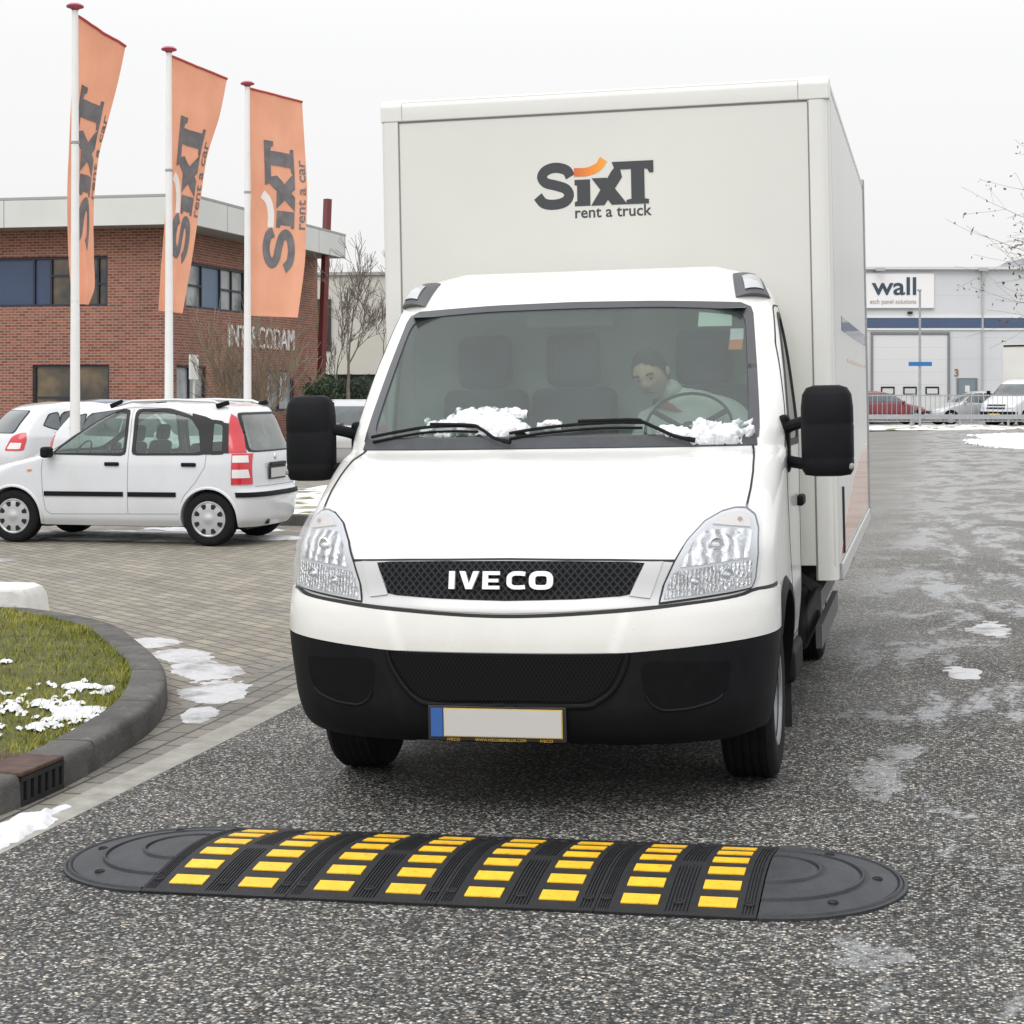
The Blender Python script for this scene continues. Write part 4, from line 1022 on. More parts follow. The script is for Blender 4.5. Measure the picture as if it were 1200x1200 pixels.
box_part('rear_post', (Xr-.06,Y1-.07,Z0), (Xr+.012,Y1+.02,Z1+.012), GALV, .008)
box_part('floor_rail', (Xr-.05,Y0+.35,Z0-.035), (Xr+.010,Y1,Z0+.055), mat('rail_grey', (.55,.55,.54), .4, .2), .008); box_part('floor_rail', (Xl-.010,Y0+.35,Z0-.035), (Xl+.05,Y1,Z0+.055), mat('rail_grey', (0,0,0)), .008)
SEAM = mat('panel_seam', (.22,.22,.21), .8)
mm = MB(); yq = Y0-.0005
mm.box(((Xl+.0915), YF, (Z0+Z1-.122)/2), (.007,.003,Z1-Z0-.122)); mm.box((Xr-.1015, YF, (Z0+Z1-.122)/2), (.007,.003,Z1-Z0-.122)); mm.box(((Xl+Xr)/2-.01, YF, Z1-.1165), (Xr-Xl-.19,.003,.009)); mm.build('panel_seam', SEAM, body)
# gloss side panels with their printed bands
GLOSSY = mat('gloss_panel', (.66,.66,.64), .36, 0, .1, .02, 1.2, spec=.3, coatr=.2)
for s_, xx in ((1, Xr), (-1, Xl)):
    sp_ = MB().box((xx-.004*s_, (Y0+.13+Y1-.07)/2, (Z0+.06+Z1-.06)/2), (.010, Y1-Y0-.21, Z1-Z0-.13)).build('side_panel', GLOSSY, body)
    mm = MB().box((xx+.002*s_, (Y0+Y1)/2+.3, 1.985), (.003, Y1-Y0-1.0, .075), 0); mm.build('side_band', mat('band_blue', (.055,.05,.11), .25, 0, .5), sp_)
    mm = MB().box((xx+.002*s_, (Y0+Y1)/2+.6, 1.80), (.003, Y1-Y0-1.7, .016), 0); mm.build('side_line', mat('line_orange', (.62,.27,.10), .25, 0, .5), sp_)
    pol = [(2.35,.80),(6.62,.80),(6.62,1.26),(5.4,1.22),(4.0,1.10),(3.0,.95)]
    q = MB().prism(pol, lambda u, v, d: (xx + d*s_, u, v), .0012, .0030); q.build('side_swoosh', mat('side_orange', (.74,.34,.20), .2, 0, .6), sp_)
    v, f = text_geo('sixt', 2.1, .55, .03); q = MB(); q.add(*solid2d(v, f, (lambda u, w_, d: (xx+.0012+d, 3.6+u, 2.25+w_)) if s_ > 0 else (lambda u, w_, d: (xx-.0012-d, 5.9-u, 2.25+w_)), .0015)) if False else None
box_part('reflector', (Xr-.02,2.62,.80), (Xr+.012,2.66,1.14), SEAL, .004)
# logo on the front of the cargo body
D_, W_ = logo_geo(); kx = .60/2.90; kz = .212
mm = MB()
for k, (v, f) in enumerate(D_): mm.add(*solid2d(v, f, lambda u, q, d: (-.285 + u*kx, YF-.0003 - d*(.001+.0005*k), 2.575 + q*kz), 1))
lg = mm.build('logo', LOGOD, body)
def m_swoosh():
    t = NT('logo_swoosh'); x = t.n('ShaderNodeSeparateXYZ'); t.l(t.tc.outputs['Object'], x.inputs[0]); mr = t.n('ShaderNodeMapRange'); mr.inputs[1].default_value = -.10; mr.inputs[2].default_value = .10; t.l(x.outputs[0], mr.inputs[0])
    t.pbsdf(t.ramp(mr.outputs[0], [(0, (.62,.12,.05)), (.5, (.80,.26,.03)), (1, (.86,.42,.04))]), .4); return t.m
mm = MB()
for v, f in W_: mm.add(*solid2d(v, f, lambda u, q, d: (-.285 + u*kx, YF-.0004 - d*.0012, 2.575 + q*kz), 1))
mm.build('logo_swoosh', m_swoosh(), lg)
mm = MB(); v, f = text_geo('rent a truck', .385, None, .012); mm.add(*solid2d(v, f, lambda u, q, d: (-.09+u, YF-.0004 - d*.0012, 2.515+q), 1)); mm.build('slogan', LOGOD, lg)

# snow left on the windscreen
def snow_lump(cx, cz, rx, rz_, h, seed, mm, zmin=1.405):
    g = []; n = 44
    for i in range(n):
        row = []
        for j in range(n):
            u = -1 + 2*i/(n-1); v = -1 + 2*j/(n-1)
            x = cx + u*rx; z = cz + v*rz_
            q = 1 - (u*u+v*v)**.5 + .65*noise.noise((x*11+seed+z*8, z*11-x*4, 0)) + .5*noise.noise((x*30+seed, z*34, 3)) + .3*noise.noise((x*80+seed, z*80, 7))
            z = max(z, zmin); row.append((S.on('front', max(-.9, min(.9, x)), z, -.006 + h*max(-.05, min(.9, q*1.4))), q))
        g.append(row)
    k = len(mm.v); idx = {}
    for i in range(n-1):
        for j in range(n-1):
            qd = [(i,j),(i+1,j),(i+1,j+1),(i,j+1)]
            if max(g[a][b_][1] for a, b_ in qd) > -.02:
                fl = []
                for a in qd:
                    if a not in idx: idx[a] = len(mm.v); mm.v.append(tuple(g[a[0]][a[1]][0]))
                    fl.append(idx[a])
                mm.f.append(tuple(fl)); mm.m.append(0)
def snow_obj(nm, label, lumps):
    mm = MB()
    for k, l in enumerate(lumps): snow_lump(*l, k*5.1+len(lumps), mm)
    o = mm.build(nm, SNOW, ang=80, fix=False); o.matrix_world = TRUCK; tag(o, label, 'snow')
snow_obj('snow_clump', 'clump of snow caught above the wiper at the left of the windscreen', [(-.49,1.505,.11,.045,.022),(-.40,1.535,.09,.055,.028),(-.28,1.535,.09,.06,.03),(-.34,1.505,.12,.04,.026),(-.215,1.505,.07,.06,.026),(-.55,1.488,.06,.025,.016)])
snow_obj('snow_clump', 'rounded snow heap in the windscreen corner below the steering wheel', [(.775,1.448,.11,.06,.06),(.70,1.425,.11,.04,.045),(.58,1.465,.085,.034,.03),(.655,1.485,.045,.035,.035),(.51,1.475,.06,.02,.02)])
snow_obj('snow_clump', 'small snow flakes stuck on the glass over the middle wiper', [(-.02,1.505,.06,.022,.03),(-.14,1.492,.045,.025,.03),(-.17,1.558,.045,.025,.03)])

# ------------------------------------------------------------------ driver
SKIN = mat('skin', (.74,.48,.36), .55, 0, 0, .08, 14); HAIR = mat('hair', (.022,.017,.014), .8, 0, 0, .3, 60, .4, 200); JACKET = mat('jacket', (.80,.83,.80), .85, 0, 0, .06, 9); VEST = mat('vest', (.42,.10,.07), .85)
def skin_body(nm, joints, edges, mats, parent, sub=2):
    me = bpy.data.meshes.new(nm); me.from_pydata([j[0] for j in joints], edges, []); o = bpy.data.objects.new(nm, me); COL.objects.link(o)
    md = o.modifiers.new('skin', 'SKIN'); lay = me.skin_vertices[0].data if me.skin_vertices else None
    if lay is None:
        bm = bmesh.new(); bm.from_mesh(me); bm.verts.layers.skin.verify(); bm.to_mesh(me); bm.free(); lay = me.skin_vertices[0].data
    for k, j in enumerate(joints):
        r_ = j[1]; lay[k].radius = (r_, r_) if not isinstance(r_, tuple) else r_
    lay[0].use_root = True
    md.use_smooth_shade = True; ms = o.modifiers.new('sub', 'SUBSURF'); ms.levels = sub; ms.render_levels = sub
    me.materials.append(mats); o.parent = parent; return o
per = thing('person', 'driver in a pale jacket with short dark hair, head bent, behind the steering wheel', 'person', mat=TRUCK @ Matrix.Translation((.57,1.72,1.05)))
J = [((0,.02,.05),.14),((.0,.03,.22),.15),((-.02,-.01,.38),.16),((-.07,-.05,.50),.11),((-.12,-.08,.575),.062),((-.17,-.11,.64),.058),   # pelvis .. neck, head root
     ((.15,-.02,.47),.095),((.25,-.10,.32),.062),((.20,-.28,.34),.048),((.14,-.33,.38),.040),
     ((-.24,-.03,.44),.085),((-.30,-.10,.26),.062),((-.22,-.28,.30),.048),((-.17,-.33,.34),.040),
     ((.12,-.20,.04),.09),((.14,-.46,.02),.07),((.14,-.50,-.34),.05),((-.12,-.20,.04),.09),((-.14,-.46,.02),.07),((-.14,-.50,-.34),.05)]
E_ = [(0,1),(1,2),(2,3),(3,4),(4,5),(3,6),(6,7),(7,8),(8,9),(3,10),(10,11),(11,12),(12,13),(0,14),(14,15),(15,16),(0,17),(17,18),(18,19)]
bodyo = skin_body('body', J, E_, JACKET, per)
def head():
    bm = bmesh.new(); bmesh.ops.create_uvsphere(bm, u_segments=36, v_segments=28, radius=1)
    for v in bm.verts:
        x, y, z = v.co
        jaw = 1 - .22*max(0, -z)**1.3
        v.co.x = x*.077*jaw; v.co.y = y*.098*(1 - .08*max(0, -z)); v.co.z = z*.118
        if y < 0:
            v.co.y -= .024*math.exp(-((x/.22)**2 + ((z+.13)/.20)**2)) if y < -.6 else 0        # nose
            v.co.y += .009*math.exp(-(((abs(x)-.42)/.20)**2 + ((z-.06)/.13)**2))                # eye sockets
            v.co.y -= .006*math.exp(-((x/.5)**2 + ((z-.24)/.08)**2))                            # brow
            v.co.y -= .006*math.exp(-((x/.30)**2 + ((z+.46)/.07)**2)); v.co.y -= .008*math.exp(-((x/.34)**2 + ((z+.82)/.16)**2))
    mm = MB(); mm.add([tuple(v.co) for v in bm.verts], [tuple(q.index for q in f.verts) for f in bm.faces], 0)
    bm.free(); return mm
hd = head()
for s_ in (-1, 1):
    hd.lathe([(.001,.012),(.016,.010),(.024,.0),(.018,-.006),(.001,-.006)], 14, axis='X', c=(s_*.079,.012,-.005))
ho = hd.build('head', SKIN, bodyo, ang=80); ho.location = (-.215,-.165,.675); ho.rotation_euler = (R(24), R(-10), R(-14))
mm = MB(); g = []
for a in np.linspace(0, math.pi*.62, 14):
    row = []
    for t in np.linspace(0, 2*math.pi, 33)[:-1]:
        fr = max(0, -math.sin(t))**.7; aa = a*(1 - .60*fr) ; q = 1.055 + .05*noise.noise((math.cos(t)*5, math.sin(t)*5, a*7)); aa *= 1 + .16*noise.noise((math.cos(t)*6, math.sin(t)*6, 2))
        row.append((math.sin(aa)*math.cos(t)*.080*q, math.sin(aa)*math.sin(t)*.102*q + .004, math.cos(aa)*.120*q))
    g.append(row)
mm.grid(g, closed=True); mm.build('hair', HAIR, ho, ang=80)
mm = MB()
for s_ in (-1, 1):
    mm.tube([(s_*.016,-.094,.030),(s_*.032,-.091,.034),(s_*.048,-.080,.028)], .005, 6)
    mm.lathe([(.001,-.006),(.005,-.005),(.0065,0)], 12, axis='Y', c=(s_*.031,-.0835,.008))
mm.tube([(-.024,-.092,-.056),(0,-.099,-.054),(.024,-.092,-.056)], .0035, 6); mm.build('brows_and_eyes', HAIR, ho)
def hand(base, yaw, side):
    mm = MB(); o = thing_obj = None
    rows = []
    for t in np.linspace(0, 1, 8):
        w_ = .030 + .014*math.sin(min(1, t*1.2)*1.5); rows.append([(math.cos(a)*w_, -t*.085, math.sin(a)*.014 + .004*math.sin(t*3)) for a in np.linspace(0, 2*math.pi, 17)[:-1]])
    mm.grid(rows, closed=True); mm.add(rows[0], [tuple(range(16))]); mm.add(rows[-1], [tuple(range(15, -1, -1))])
    for k, (x, l_) in enumerate(((-.030,.066),(-.010,.076),(.011,.072),(.030,.056))):
        mm.tube([(x,-.075,0),(x*1.05,-.075-l_*.45,.002),(x*1.06,-.075-l_*.75,-.020),(x*1.05,-.075-l_*.72,-.044)], [.0098,.0092,.0085,.0070], 8)
    mm.tube([(side*-.030,-.018,-.002),(side*-.052,-.042,-.012),(side*-.050,-.070,-.026),(side*-.036,-.086,-.036)], [.013,.012,.010,.008], 8)
    o = mm.build('hand', SKIN, bodyo, ang=60); o.location = base; o.rotation_euler = (R(12), 0, yaw); return o
hand((.135,-.335,.385), R(8), 1); hand((-.165,-.335,.345), R(-10), -1)
g = [[(-.12+.11*math.cos(t)*k, -.055+.10*math.sin(t)*k, .56-.10*(k-.6)*1.2 + .01*math.cos(3*t)) for t in np.linspace(0, 2*math.pi, 25)[:-1]] for k in (.62,.8,1.05)]
MB().grid(g, closed=True).build('collar', VEST, bodyo, ang=80)

# ------------------------------------------------------------------ parked cars
def frame(x, y, fx, fy, z=0):
    """car frame: local +y runs from the nose to the tail along (fx, fy)"""
    l = math.hypot(fx, fy); fx /= l; fy /= l
    return Matrix(((fy, fx, 0, x), (-fx, fy, 0, y), (0, 0, 1, z), (0, 0, 0, 1)))
PANDA = dict(
 yf=[(.18,.10),(.3,.0),(.5,.02),(.68,.08),(.76,.16),(.84,.32),(.92,.64),(.98,.88),(1.2,1.25),(1.40,1.62),(1.48,1.82),(1.525,2.1),(1.55,2.4)],
 yr=[(.18,3.44),(.3,3.52),(.55,3.54),(.63,3.50),(.8,3.485),(.95,3.46),(1.2,3.37),(1.42,3.27),(1.49,3.19),(1.525,3.05),(1.55,2.8)],
 w=[(.18,.70),(.3,.765),(.55,.79),(.85,.785),(.97,.77),(1.2,.715),(1.40,.665),(1.47,.61),(1.525,.50),(1.55,.34)],
 Df=[(.18,.35),(.7,.42),(.98,.36),(1.4,.25),(1.55,.02)],
 Dr=[(.18,.3),(.6,.3),(.97,.26),(1.4,.2),(1.55,.02)], nf=2.5, nr=2.8)
PM = frame(-5.990, 20.984, bx, by)
pan = thing('parked_car', 'white small hatchback with black rub strips and roof rails seen from its side', 'car', group='cars parked by the brick building', mat=PM)
P = Shell(**PANDA)
fw = round_poly([(1.10,.985),(1.985,.985),(1.985,1.455),(1.80,1.445),(1.60,1.36)], .05); rw = round_poly([(2.10,.985),(2.90,.995),(2.86,1.22),(2.74,1.38),(2.45,1.45),(2.10,1.462)], .05)
qw = round_poly([(2.985,1.01),(3.135,1.015),(3.105,1.315),(2.985,1.335)], .03)
wsc = round_poly([(-.62,1.00),(.62,1.00),(.545,1.42),(-.545,1.42)], .06); rwin = round_poly([(-.62,1.02),(.62,1.02),(.53,1.42),(-.53,1.42)], .06)
grow = lambda p, d: [tuple(np.array(q) + d*(np.array(q)-np.mean(p, 0))/np.linalg.norm(np.array(q)-np.mean(p, 0))) for q in p]
holes = [(pl, grow(p, .012)) for pl in ('right','left') for p in (fw, rw, qw)] + [('front', grow(wsc, .015)), ('rear', grow(rwin, .015))]
V, Fc = P.loft(.20, 1.55, 110, 18, 16, 96, holes, [(.67,.29,.325),(2.97,.29,.325)])
MB().add(V, Fc).build('body', WHITE2, pan, ang=36)
for s_, pl in ((1,'right'),(-1,'left')):
    mm = MB()
    for p in (fw, rw, qw): mm.add(*P.ring(pl, grow(p, .030), grow(p, -.012), .004, .012, 72))
    mm.add(*P.patch(pl, [(2.88,.985),(3.0,.985),(3.0,1.37),(2.74,1.428),(2.74,1.38),(2.83,1.25)], .005, .008, 12, 6))
    mm.add(*P.patch(pl, [(3.12,1.0),(3.20,1.0),(3.17,1.32),(3.10,1.33)], .005, .008, 10, 6)); mm.build('window_seal', SEAL, pan)
    mm = MB()
    for p in (fw, rw, qw): mm.add(*P.patch(pl, p, -.002, .003, 14, 14))
    mm.build('side_window', CARGLASS, pan)
    mm = MB(); mm.add(*P.strip(pl, [(1.05,.545),(1.985,.548)], .05, .012, .016)); mm.build('rub_strip', BLACKP, pan)
    mm = MB(); mm.add(*P.strip(pl, [(2.04,.548),(2.60,.55)], .05, .012, .016)); mm.build('rub_strip', BLACKP, pan)
    mm = MB()
    for path in ([(1.03,.98),(1.015,.80),(1.03,.56),(1.06,.36),(1.12,.32)], [(2.04,1.47),(2.035,.34)], [(2.945,1.0),(2.93,.85),(2.82,.68),(2.68,.52),(2.62,.34)], [(1.12,.32),(2.62,.34)], [(1.06,.995),(1.60,1.395),(1.80,1.472),(2.10,1.492),(2.45,1.48),(2.76,1.41),(2.94,1.36)]): mm.add(*P.strip(pl, path, .006, .001, .004))
    mm.build('door_gap', mat('shut_line', (.20,.20,.21), .8), pan)
    for y in (1.85, 2.745): mm = MB().box((s_*(P.X(y,.875)+.008), y, .875), (.03,.17,.042)); mm.build('door_handle', BLACKP, pan, bevel=.012)
    for yc in (.67, 2.97): arch_lip(P, yc, .29, .325, s_, .21, .028, .014, inner=.2).build('wheel_arch', [WHITE2], pan)
    g = MB(); g.tube([(s_*.60,1.80,1.505),(s_*.585,2.0,1.556),(s_*.585,2.5,1.572),(s_*.585,2.95,1.555),(s_*.59,3.08,1.51)], .017, 8); rr = g.build('roof_rail', SILVER, pan)
    for y, z in ((1.82,1.50),(3.06,1.505)): MB().bar((s_*.60,y-.07,z),(s_*.587,y+.07,z+.055 if y < 2.5 else z+.04), .05, .05).build('rail_foot', BLACKP, rr, bevel=.01)
    q = MB(); q.box((s_*.87, 1.12, 1.0), (.16,.10,.12)); q.build('mirror', BLACKP, pan, bevel=.03)
    skin([P.patch(pl, [(3.20,1.005),(3.36,1.005),(3.30,1.20),(3.225,1.38),(3.17,1.42),(3.17,1.30)], .010, .014, 22, 10, 0)], 'tail_light', RED, pan)
    tl = skin([P.patch(pl, [(3.235,.665),(3.42,.665),(3.40,.995),(3.235,.995)], .010, .014, 12, 10)], 'tail_light', RED, pan)
    skin([P.patch(pl, [(3.245,.735),(3.40,.735),(3.385,.825),(3.245,.825)], .0125, .004, 8, 8), P.patch(pl, [(3.245,.90),(3.385,.90),(3.372,.975),(3.245,.975)], .0125, .004, 8, 8)], 'reversing_lens', mat('lens_white', (.75,.72,.72), .2, 0, .5), tl)
    mm = MB().box((s_*(P.X(.87,.80)+.004), .87, .80), (.012,.05,.022)); mm.build('side_indicator', mat('amber_lens', (0,0,0)), pan, bevel=.004)
    lampq = [(s_*.40,.60),(s_*.70,.62),(s_*.69,.74),(s_*.50,.745)]; skin([P.patch('front', lampq, .008, .012, 10, 10)], 'headlight', CLEAR, pan)
    for yc in (.67, 2.97): wheel(pan, s_*.69, yc, .29, .18, s_, 'cap', .195)
MB().add(*P.ring('rear', grow(rwin, .04), grow(rwin, -.012), .004, .012, 72)).build('window_seal', SEAL, pan)
skin([P.patch('rear', rwin, -.002, .003, 16, 20)], 'rear_window', glassmat('frosted_rear_glass', (.55,.6,.58), .42, (.36,.39,.38), .06, .05, 5), pan)
MB().add(*P.ring('front', grow(wsc, .03), grow(wsc, -.012), .004, .012, 72)).build('window_seal', SEAL, pan)
skin([P.patch('front', wsc, -.002, .003, 16, 20)], 'windscreen', CARGLASS, pan)
def rear_band(zc, h, off, mt, nm, par):
    g0 = []; g1 = []
    for z in (zc-h/2, zc-h/4, zc+h/4, zc+h/2):
        r0 = []; r1 = []
        hf = [q for q in P.half(z, 6, 4, 6) ]
        pts = [(x, y) for x, y in P.half(z, 14, 14, 8) if y > 3.24]; full = pts + [(-x, y) for x, y in pts[::-1][1:]]
        for x, y in full: n = Vector((x*.9, (y-2.9)*1.2, 0)).normalized(); r0.append((x+n.x*off, y+n.y*off, z)); r1.append((x-n.x*.01, y-n.y*.01, z))
        g0.append(r0); g1.append(r1)
    m_ = min(len(r) for r in g0); g0 = [r[:m_] for r in g0]; g1 = [r[:m_] for r in g1]
    return skin([shellgrid(g0, g1)], nm, mt, par)
rear_band(.555, .052, .014, BLACKP, 'bumper_strip', pan)
mm = MB(); mm.add(*P.strip('rear', [(-.60,.64),(.60,.64)], .006, .001, .004)); mm.build('boot_gap', mat('shut_line', (0,0,0)), pan)
mm = MB().box((.08, 3.500, .78), (.50,.012,.15), 0); mm.box((.08, 3.505, .875), (.46,.03,.035), 0); mm.build('plate_holder', SEAL, pan, bevel=.004)
MB().box((.08, 3.510, .775), (.44,.006,.105)).build('number_plate', PLATEW, pan)
MB().lathe([(.001,.012),(.030,.010),(.042,.0),(.001,0)], 20, axis='Y', c=(.06, P.B(.06,.945), .945)).build('badge', CHROME, pan)
mm = MB(); mm.box((0,3.1,.24), (1.2,.5,.1)); mm.box((0,1.9,.22), (1.3,2.6,.06)); mm.box((0,.67,.42),(1.15,.72,.5)); mm.box((0,2.97,.42),(1.15,.72,.5)); mm.tube([(.35,3.2,.24),(.35,3.5,.25)], .03, 8); mm.build('underbody', BLACKM, pan)
def car_seats(par, rows, xs=(-.34,.34), hz=0.0):
    for yy in rows:
        for x in xs:
            q = MB(); q.box((x,yy,.62+hz), (.46,.48,.14)); q.box((x,yy+.27,.88+hz), (.44,.12,.46), rx=R(-12)); o = q.build('car_seat', SEAT, par, bevel=.05, seg=3)
            MB().box((x, yy+.34, 1.20+hz), (.25,.09,.18), rx=R(-8)).build('headrest', SEAT, o, bevel=.04, seg=3)
car_seats(pan, (1.62,)); q = MB(); q.box((0,2.70,.85), (1.2,.14,.5), rx=R(-10)); q.box((0,2.45,.62), (1.2,.5,.14)); q = q.build('rear_bench', SEAT, pan, bevel=.05)
for x in (-.36,.36): MB().box((x,2.78,1.17), (.24,.09,.15)).build('headrest', SEAT, q, bevel=.04)
MB().box((0,1.05,.90), (1.3,.30,.16)).build('dashboard', mat('dashboard_trim', (0,0,0)), pan, bevel=.04)
q = MB().lathe([(.18,0),(.172,.012),(.165,0),(.172,-.012)], 30, axis='Z').build('steering_wheel', SEAL, pan); q.location = (.34,1.28,.96); q.rotation_euler = (R(62),0,0)

# a simpler kind for the cars further back: one body with glass, lamps, plates and wheels
def car(name, label, M_, paint, prof, side_w, front_w, rear_w, axles, wr, lampf, lampr, plate=None, group=None, hx=.0, trim=True, mir_=None):
    t = thing(name, label, 'car', group=group, mat=M_); S_ = Shell(**prof)
    V, Fc = S_.loft(prof['w'][0][0], prof['w'][-1][0], 60, 12, 10, 60, [], [(y, wr, wr*1.13) for y in axles]); MB().add(V, Fc).build('body', paint, t, ang=36)
    for s_, pl in ((1,'right'),(-1,'left')):
        for p in side_w:
            skin([S_.patch(pl, grow(p, .025), .003, .006, 12, 12)], 'window_seal', SEAL, t); skin([S_.patch(pl, p, .006, .006, 12, 12)], 'side_window', SMOKE, t)
        for y in axles: wheel(t, s_*(S_.X(y, .45)-.12), y, wr, .20, s_, 'cap'); arch_lip(S_, y, wr, wr*1.13, s_, prof['w'][0][0]+.02, .025, .01, inner=.2).build('wheel_arch', paint, t)
        skin([S_.patch('front', lampf if s_ > 0 else mir(lampf), .006, .01, 10, 10)], 'headlight', CLEARF, t)
        tl = skin([S_.patch('rear', lampr if s_ > 0 else mir(lampr), .008, .012, 14, 14)], 'tail_light', RED, t)
        cz = (min(q[1] for q in lampr) + max(q[1] for q in lampr))/2; lo = [q for q in shrink(lampr, .72, (np.mean([a for a, b_ in lampr]), cz - .05))]
        lo = [(u, min(z, cz-.02)) for u, z in lo]; skin([S_.patch('rear', lo if s_ > 0 else mir(lo), .011, .004, 8, 8)], 'lamp_lens', mat('lens_white', (0,0,0)), tl)
        q = MB(); q.box((s_*(S_.w(.95)+.09), mir_ or axles[0]+.62, 1.0), (.18,.12,.13)); q.build('mirror', paint, t, bevel=.03)
        mm = MB(); y0 = axles[0]+.5
        for path in ([(y0,.98),(y0,.40)], [((axles[0]+axles[1])/2+.15,1.0),((axles[0]+axles[1])/2+.15,.36)], [(axles[1]-.12,1.0),(axles[1]-.42,.5)]): mm.add(*S_.strip(pl, path, .008, .001, .004))
        mm.build('door_gap', mat('shut_line', (0,0,0)), t)
    skin([S_.patch('front', front_w, .005, .008, 14, 20)], 'windscreen', SMOKE, t); skin([S_.patch('rear', grow(rear_w, .03), .003, .006, 14, 20)], 'window_seal', SEAL, t); skin([S_.patch('rear', rear_w, .006, .008, 14, 20)], 'rear_window', SMOKE, t)
    yb = S_.B(0, .60); MB().box((0, yb+.008, .60), (.53,.016,.12)).build('number_plate', plate or PLATEW, t); MB().box((0, S_.F(0,.45)-.008, .45), (.53,.016,.12)).build('number_plate', plate or PLATEW, t)
    mm = MB(); mm.box((0, (axles[0]+axles[1])/2, .24), (1.3, axles[1]-axles[0]+.5, .08)); [mm.box((0,y,.40), (1.15,.75,.45)) for y in axles]; mm.build('underbody', BLACKM, t)
    skin([S_.patch('front', [(-.42,.50),(.42,.50),(.40,.62),(-.40,.62)], .004, .008, 6, 10)], 'grille', SEAL, t)
    return t
SMOKE = mat('smoked_glass', (.07,.085,.09), .05, 0, .5, .45, 2.2); CLEARF = mat('lamp_front', (.6,.62,.64), .12, .4, .8)
HATCH = dict(
 yf=[(.18,.12),(.3,.0),(.5,.02),(.66,.10),(.78,.34),(.88,.75),(.95,1.05),(1.2,1.45),(1.38,1.85),(1.44,2.1),(1.475,2.4)],
 yr=[(.18,3.92),(.35,4.02),(.6,4.03),(.85,3.97),(.95,3.92),(1.2,3.72),(1.36,3.52),(1.43,3.3),(1.475,2.9)],
 w=[(.18,.74),(.3,.82),(.6,.87),(.9,.86),(1.0,.83),(1.2,.75),(1.36,.67),(1.43,.58),(1.475,.40)],
 Df=[(.18,.5),(.7,.6),(.98,.42),(1.4,.26),(1.475,.02)], Dr=[(.18,.45),(.7,.45),(1.0,.40),(1.4,.26),(1.475,.02)], nf=2.4, nr=2.5)
hw1 = round_poly([(1.36,.98),(2.28,.99),(2.28,1.385),(2.0,1.37),(1.72,1.25)], .05); hw2 = round_poly([(2.36,.99),(3.0,1.0),(3.10,1.10),(3.02,1.30),(2.36,1.385)], .05); hw3 = round_poly([(3.08,1.02),(3.36,1.10),(3.24,1.27),(3.10,1.30)], .03)
hfw = round_poly([(-.70,1.0),(.70,1.0),(.58,1.36),(-.58,1.36)], .06); hrw = round_poly([(-.64,.98),(.64,.98),(.53,1.33),(-.53,1.33)], .07)
lf = [(.42,.62),(.76,.66),(.80,.74),(.60,.72)]; lr_ = round_poly([(.60,.70),(.85,.70),(.845,.90),(.80,1.0),(.66,.93)], .03)
SILV = mat('silver_paint', (.46,.47,.48), .32, .35, .7, .03, 4); REDP = mat('red_paint', (.20,.03,.04), .3, 0, .7); BLUEP = mat('slate_paint', (.10,.13,.17), .3, .2, .7); 
GRP = 'cars parked by the brick building'
c35 = R(33)
# white hatchback at the left edge, tail towards us, nose away to the right
cw = car('parked_car', 'white rounded hatchback at the left edge, red tail light and rear window towards us', frame(-5.15, 31.75, -math.cos(c35), -math.sin(c35)), WHITE2, HATCH, [hw1,hw2,hw3], hfw, hrw, (.78,3.32), .31, lf, lr_, group=GRP)
def again(src, label, M_, paint=None, old=None, group=GRP):
    c = copy_tree(src); c.matrix_world = M_; tag(c, label, 'car', group)
    if paint:
        for ch in c.children:
            if ch.data.materials and ch.data.materials[0] == old: ch.data = ch.data.copy(); ch.data.materials[0] = paint
    return c
again(cw, 'white car behind the roof of the small hatchback, its windscreen sloping down to the right', frame(-3.45, 26.6, -.82, .5), None, None)
again(cw, 'slate blue car of which only the roof shows between two white cars', frame(-5.9, 38.5, -.9, -.4), BLUEP, WHITE2)
again(cw, 'silver hatchback with a yellow plate parked tail towards us left of the truck cab', frame(-3.3, 39.5, 0, -1), SILV, WHITE2)
# the far car park on the right
again(cw, 'red saloon behind the railing beside the cargo body of the truck', frame(18.35, 80.2, -.98, -.1, ZR), REDP, WHITE2, 'cars behind the far railing')
ESTATE = dict(HATCH); ESTATE['yr'] = [(.18,4.22),(.35,4.34),(.6,4.36),(.85,4.32),(.95,4.28),(1.2,4.16),(1.36,4.05),(1.45,3.9),(1.49,3.5)]; ESTATE['w'] = [(a*1.012 if a > 1.4 else a, b_) for a, b_ in HATCH['w']]
ESTATE['yf'] = [(a*1.012 if a > 1.4 else a, b_) for a, b_ in HATCH['yf']]; ESTATE['w'][-1] = (1.49,.40); ESTATE['yf'][-1] = (1.49,2.4)
ew3 = round_poly([(3.20,1.0),(3.95,1.04),(3.80,1.32),(3.20,1.36)], .05); ew2 = round_poly([(2.36,.99),(3.12,1.0),(3.12,1.36),(2.36,1.385)], .05)
car('parked_car', 'silver estate car behind the railing below the door marked 3', frame(18.0, 79.0, .99, .12, ZR), SILV, ESTATE, [hw1,ew2,ew3], hfw, [(a*1.0, b_+.02) for a, b_ in hrw], (.80,3.45), .32, lf, lr_, group='cars behind the far railing')

